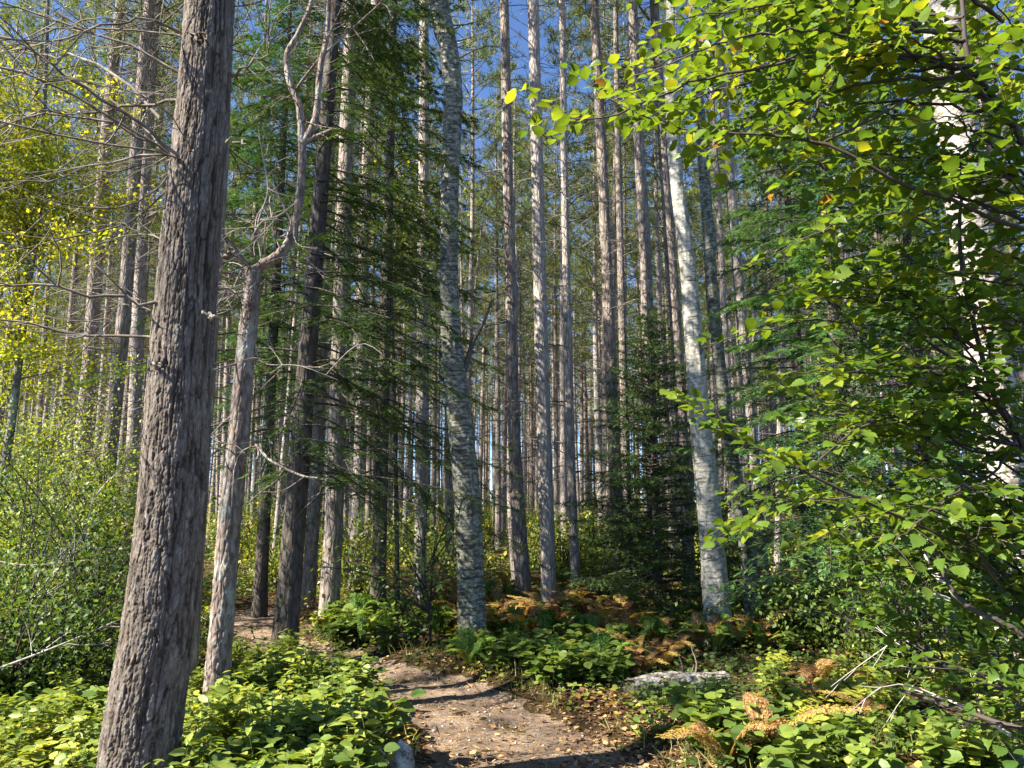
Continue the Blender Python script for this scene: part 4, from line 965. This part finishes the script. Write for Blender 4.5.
def litter():
    l = MB(); n = 15000; y = 3.6 + 12 * U(0, 1, n) ** 1.5; x = U(-.75, .75, n) * y; pdv = path_dist(x, y)
    k = (pdv > -.1) | (rng.random(n) < .22) ; x = x[k]; y = y[k]; n = len(x)
    l.leaves(LEAF, np.stack([x, y, hgt(x, y) + U(.008, .03, n)], -1), rdir(n, 0) * [1, 1, .15], np.array([0, 0, 1.0]) + rng.normal(size=(n, 3)) * .3, U(.02, .055, n), U(0, 1, n) ** 1.6)
    # extra scatter on the trodden earth at the right fork
    n = 1500; g = [ground_px(U(560, 740), U(690, 790)) for _ in range(n)]; g = np.array(g)
    l.leaves(LEAF, np.stack([g[:, 0], g[:, 1], hgt(g[:, 0], g[:, 1]) + U(.008, .03, n)], -1), rdir(n, 0) * [1, 1, .15], np.array([0, 0, 1.0]) + rng.normal(size=(n, 3)) * .3, U(.015, .045, n), U(0, 1, n) ** 1.7)
    tag(l.build('leaf_litter', M['litter']), 'fallen brown and yellow leaves strewn over the floor and path edges', 'leaf litter', kind='stuff')
    w = MB()
    for k in range(700):
        yy = U(3.8, 10); xx = U(-.7, .7) * yy; a = U(0, 6.28); L = U(.04, .25); q = np.array([xx, yy, hg(xx, yy) + .012]); d = np.array([math.cos(a), math.sin(a), U(-.02, .08)])
        w.tube(spline([q, q + d * L * .5 + rng.normal(size=3) * .008, q + d * L], 4), U(.0012, .004), 3)
    tag(w.build('twig_litter', M['twig']), 'small dead twigs and needles lying on the path and floor', 'twig litter', kind='stuff')
    q_ = MB(); n = 26000; y = 3.6 + 7 * U(0, 1, n) ** 1.3; x = U(-.45, .45, n) * y; pdv = path_dist(x, y); k = pdv < .55; x = x[k]; y = y[k]; n = len(x)
    q_.leaves(NEEDLE, np.stack([x, y, hgt(x, y) + U(.010, .022, n)], -1), rdir(n, 0) * [1, 1, .12], rdir(n, 2), U(.03, .085, n), U(0, .9, n))
    tag(q_.build('needle_litter', M['litter']), 'dry brown pine needles scattered over the trodden path', 'needle litter', kind='stuff')
    p_ = MB(); 
    for k in range(420):
        yy = U(3.9, 9); xx = U(-.3, .35) * yy
        if path_dist(xx, yy)[0] > .35: continue
        q = rng.normal(size=(6, 3)) * .1 + np.array([[1, 0, 0], [-1, 0, 0], [0, 1, 0], [0, -1, 0], [0, 0, .7], [0, 0, -.7]]); p_.add(q * U(.004, .018) + [xx, yy, hg(xx, yy) + .008], None, [[0, 2, 4], [2, 1, 4], [1, 3, 4], [3, 0, 4], [2, 0, 5], [1, 2, 5], [3, 1, 5], [0, 3, 5]])
    tag(p_.build('pebbles', M['lichen']), 'small pebbles and crumbs of earth on the path', 'pebbles', kind='stuff')
    g_ = MB(); n = 16000; y = 3.8 + 5.5 * U(0, 1, n); x = U(-.75, .75, n) * y; pdv = path_dist(x, y); cl = vnoise(x * 1.7, y * 1.7, 55)
    k = ((pdv > .02) & (pdv < .5) & (cl > .45)) | ((pdv > 0) & (cl > .72)); x = x[k]; y = y[k]; n = len(x)
    g_.leaves(BLADE, np.stack([x, y, hgt(x, y)], -1), rdir(n, 1.1, .6), rdir(n, 0), U(.06, .2, n), U(0, 1, n))
    tag(g_.build('grass', M['grass']), 'thin grass tufts along the edges of the path', 'grass', kind='stuff')
litter()

# ------------------------------------------------------------------ log, rocks, sticks
def log():
    a = ground_px(628, 703); b_ = ground_px(742, 700); b_[1] += .5
    a[2] = hg(a[0], a[1]) + .06; b_[2] = hg(b_[0], b_[1]) + .06
    root = thing('fallen_log', 'fallen birch log with peeling white bark lying right of the path', 'log', loc=tuple(a))
    P = [np.zeros(3), (b_ - a) * .35 + [0, .02, .015], (b_ - a) * .7 + [0, -.02, 0], b_ - a]
    b = hi_trunk(P, [.075, .09, .08, .065], 90, .008, 'flaky', 4); b.build('log_bark', M['log'], root)
    e = MB(); d = unit(P[1] - P[0]); n = 16; th = np.linspace(0, 2 * np.pi, n, endpoint=False); A = unit(np.cross(d, [0, 0, 1.0])); B = np.cross(d, A)
    for q, s in ((P[0] + d * .015, 1), (P[3] - d * .01, 1)):
        e = MB()
        ring = q + .07 * (np.outer(np.cos(th), A) + np.outer(np.sin(th), B)) * U(.9, 1.05, (n, 1)); e.add(np.vstack([ring, q - d * .02]), None, [[i, (i + 1) % n, n] for i in range(n)])
        e.build('broken_end', M['bark_dark'], root)
    for k in range(3):
        s = MB(); p = P[1] * U(.6, 2.2); dead_branch(s, p, np.array([U(-.5, .5), U(-.4, .2), 1.0]), U(.12, .3), .009, 0, 1, 6, 5); s.build('branch_stub', M['twig'], root)
log()
def rock(lb, x, y, s, seed):
    g = ground_px(x, y); base = np.array([g[0], g[1], hg(g[0], g[1])])
    n, m = 48, 32; th = np.linspace(0, 2 * np.pi, n, endpoint=False); ph = np.linspace(.02, np.pi - .02, m); TH, PH = np.meshgrid(th, ph)
    D = np.stack([np.sin(PH) * np.cos(TH), np.sin(PH) * np.sin(TH), np.cos(PH)], -1)
    f = 1 + .5 * (fbm(D[..., 0] * 1.6 + 9 + seed, D[..., 1] * 1.6 + D[..., 2] * 2.1 + 9, seed, 4) - .5) + .12 * (fbm(D[..., 0] * 8 + 20, D[..., 1] * 8 + D[..., 2] * 9 + 40, seed + 3, 3) - .5)
    V = (D * f[..., None] * np.array(s)).reshape(-1, 3) + [0, 0, s[2] * .55]
    i = np.arange(m - 1)[:, None] * n; j = np.arange(n)[None]; k = (j + 1) % n
    b = MB(); b.add(V, np.stack([i + j, i + n + j, i + n + k, i + k], -1).reshape(-1, 4)); o = b.build('rock', M['lichen']); o.location = tuple(base); tag(o, lb, 'rock')
rock('upright lichen crusted stone at the left edge of the path', 400, 768, (.085, .09, .11), 2)
rock('low lichen spotted stone left of the upright one, half under dry leaves', 372, 774, (.10, .10, .08), 5)
def stick(lb, pts, r, mat='twig_pale', twigs=5):
    P = np.array([px(x, y, d) for x, y, d in pts]); base = P[0].copy(); root = MB(); S = spline(P - base, 16); root.tube(S, np.linspace(r, r * .3, 16), 6, cap=True)
    for k in range(twigs): dead_branch(root, S[rng.integers(2, 15)], unit(S[-1] - S[0]) + rng.normal(size=3) * .6, U(.2, .6), r * .4, .05, 3, 6, 3, .15)
    o = root.build('dead_stick', M[mat]); o.location = tuple(base); tag(o, lb, 'stick', 'dead sticks lying in the undergrowth')
stick('pale fallen stick leaning out of the left thicket toward the massive pine', [(0, 668, 5.9), (60, 645, 6.0), (118, 620, 6.3)], .010)
stick('bleached twiggy branch sprawling over the left thicket, upper one', [(5, 640, 7.0), (40, 590, 7.0), (80, 540, 7.0), (95, 490, 7)], .009, twigs=12)
stick('bleached twiggy branch sprawling over the left thicket, lower one', [(-10, 560, 6.9), (30, 565, 6.8), (90, 560, 6.8)], .006, twigs=8)
stick('thick pale dead stem leaning under the shrub at the right edge', [(1010, 640, 4.6), (960, 600, 4.8), (925, 560, 5.0)], .022, twigs=6)
stick('pale dead stick low under the right shrub', [(1010, 735, 3.6), (960, 705, 3.9), (915, 690, 4.4)], .010)
stick('thin bleached stick crossing above the golden plants', [(960, 672, 4.3), (930, 655, 4.4), (890, 630, 4.6)], .008)
for k, p in enumerate(protos):
    if k in unused: print('unused proto', k)

for k_ in hp:
    if hfresh[k_]: put(k_, -3.0, 7.2, .7, words[k_] + ' in the left undergrowth behind the massive pine', 'plants in the left undergrowth')
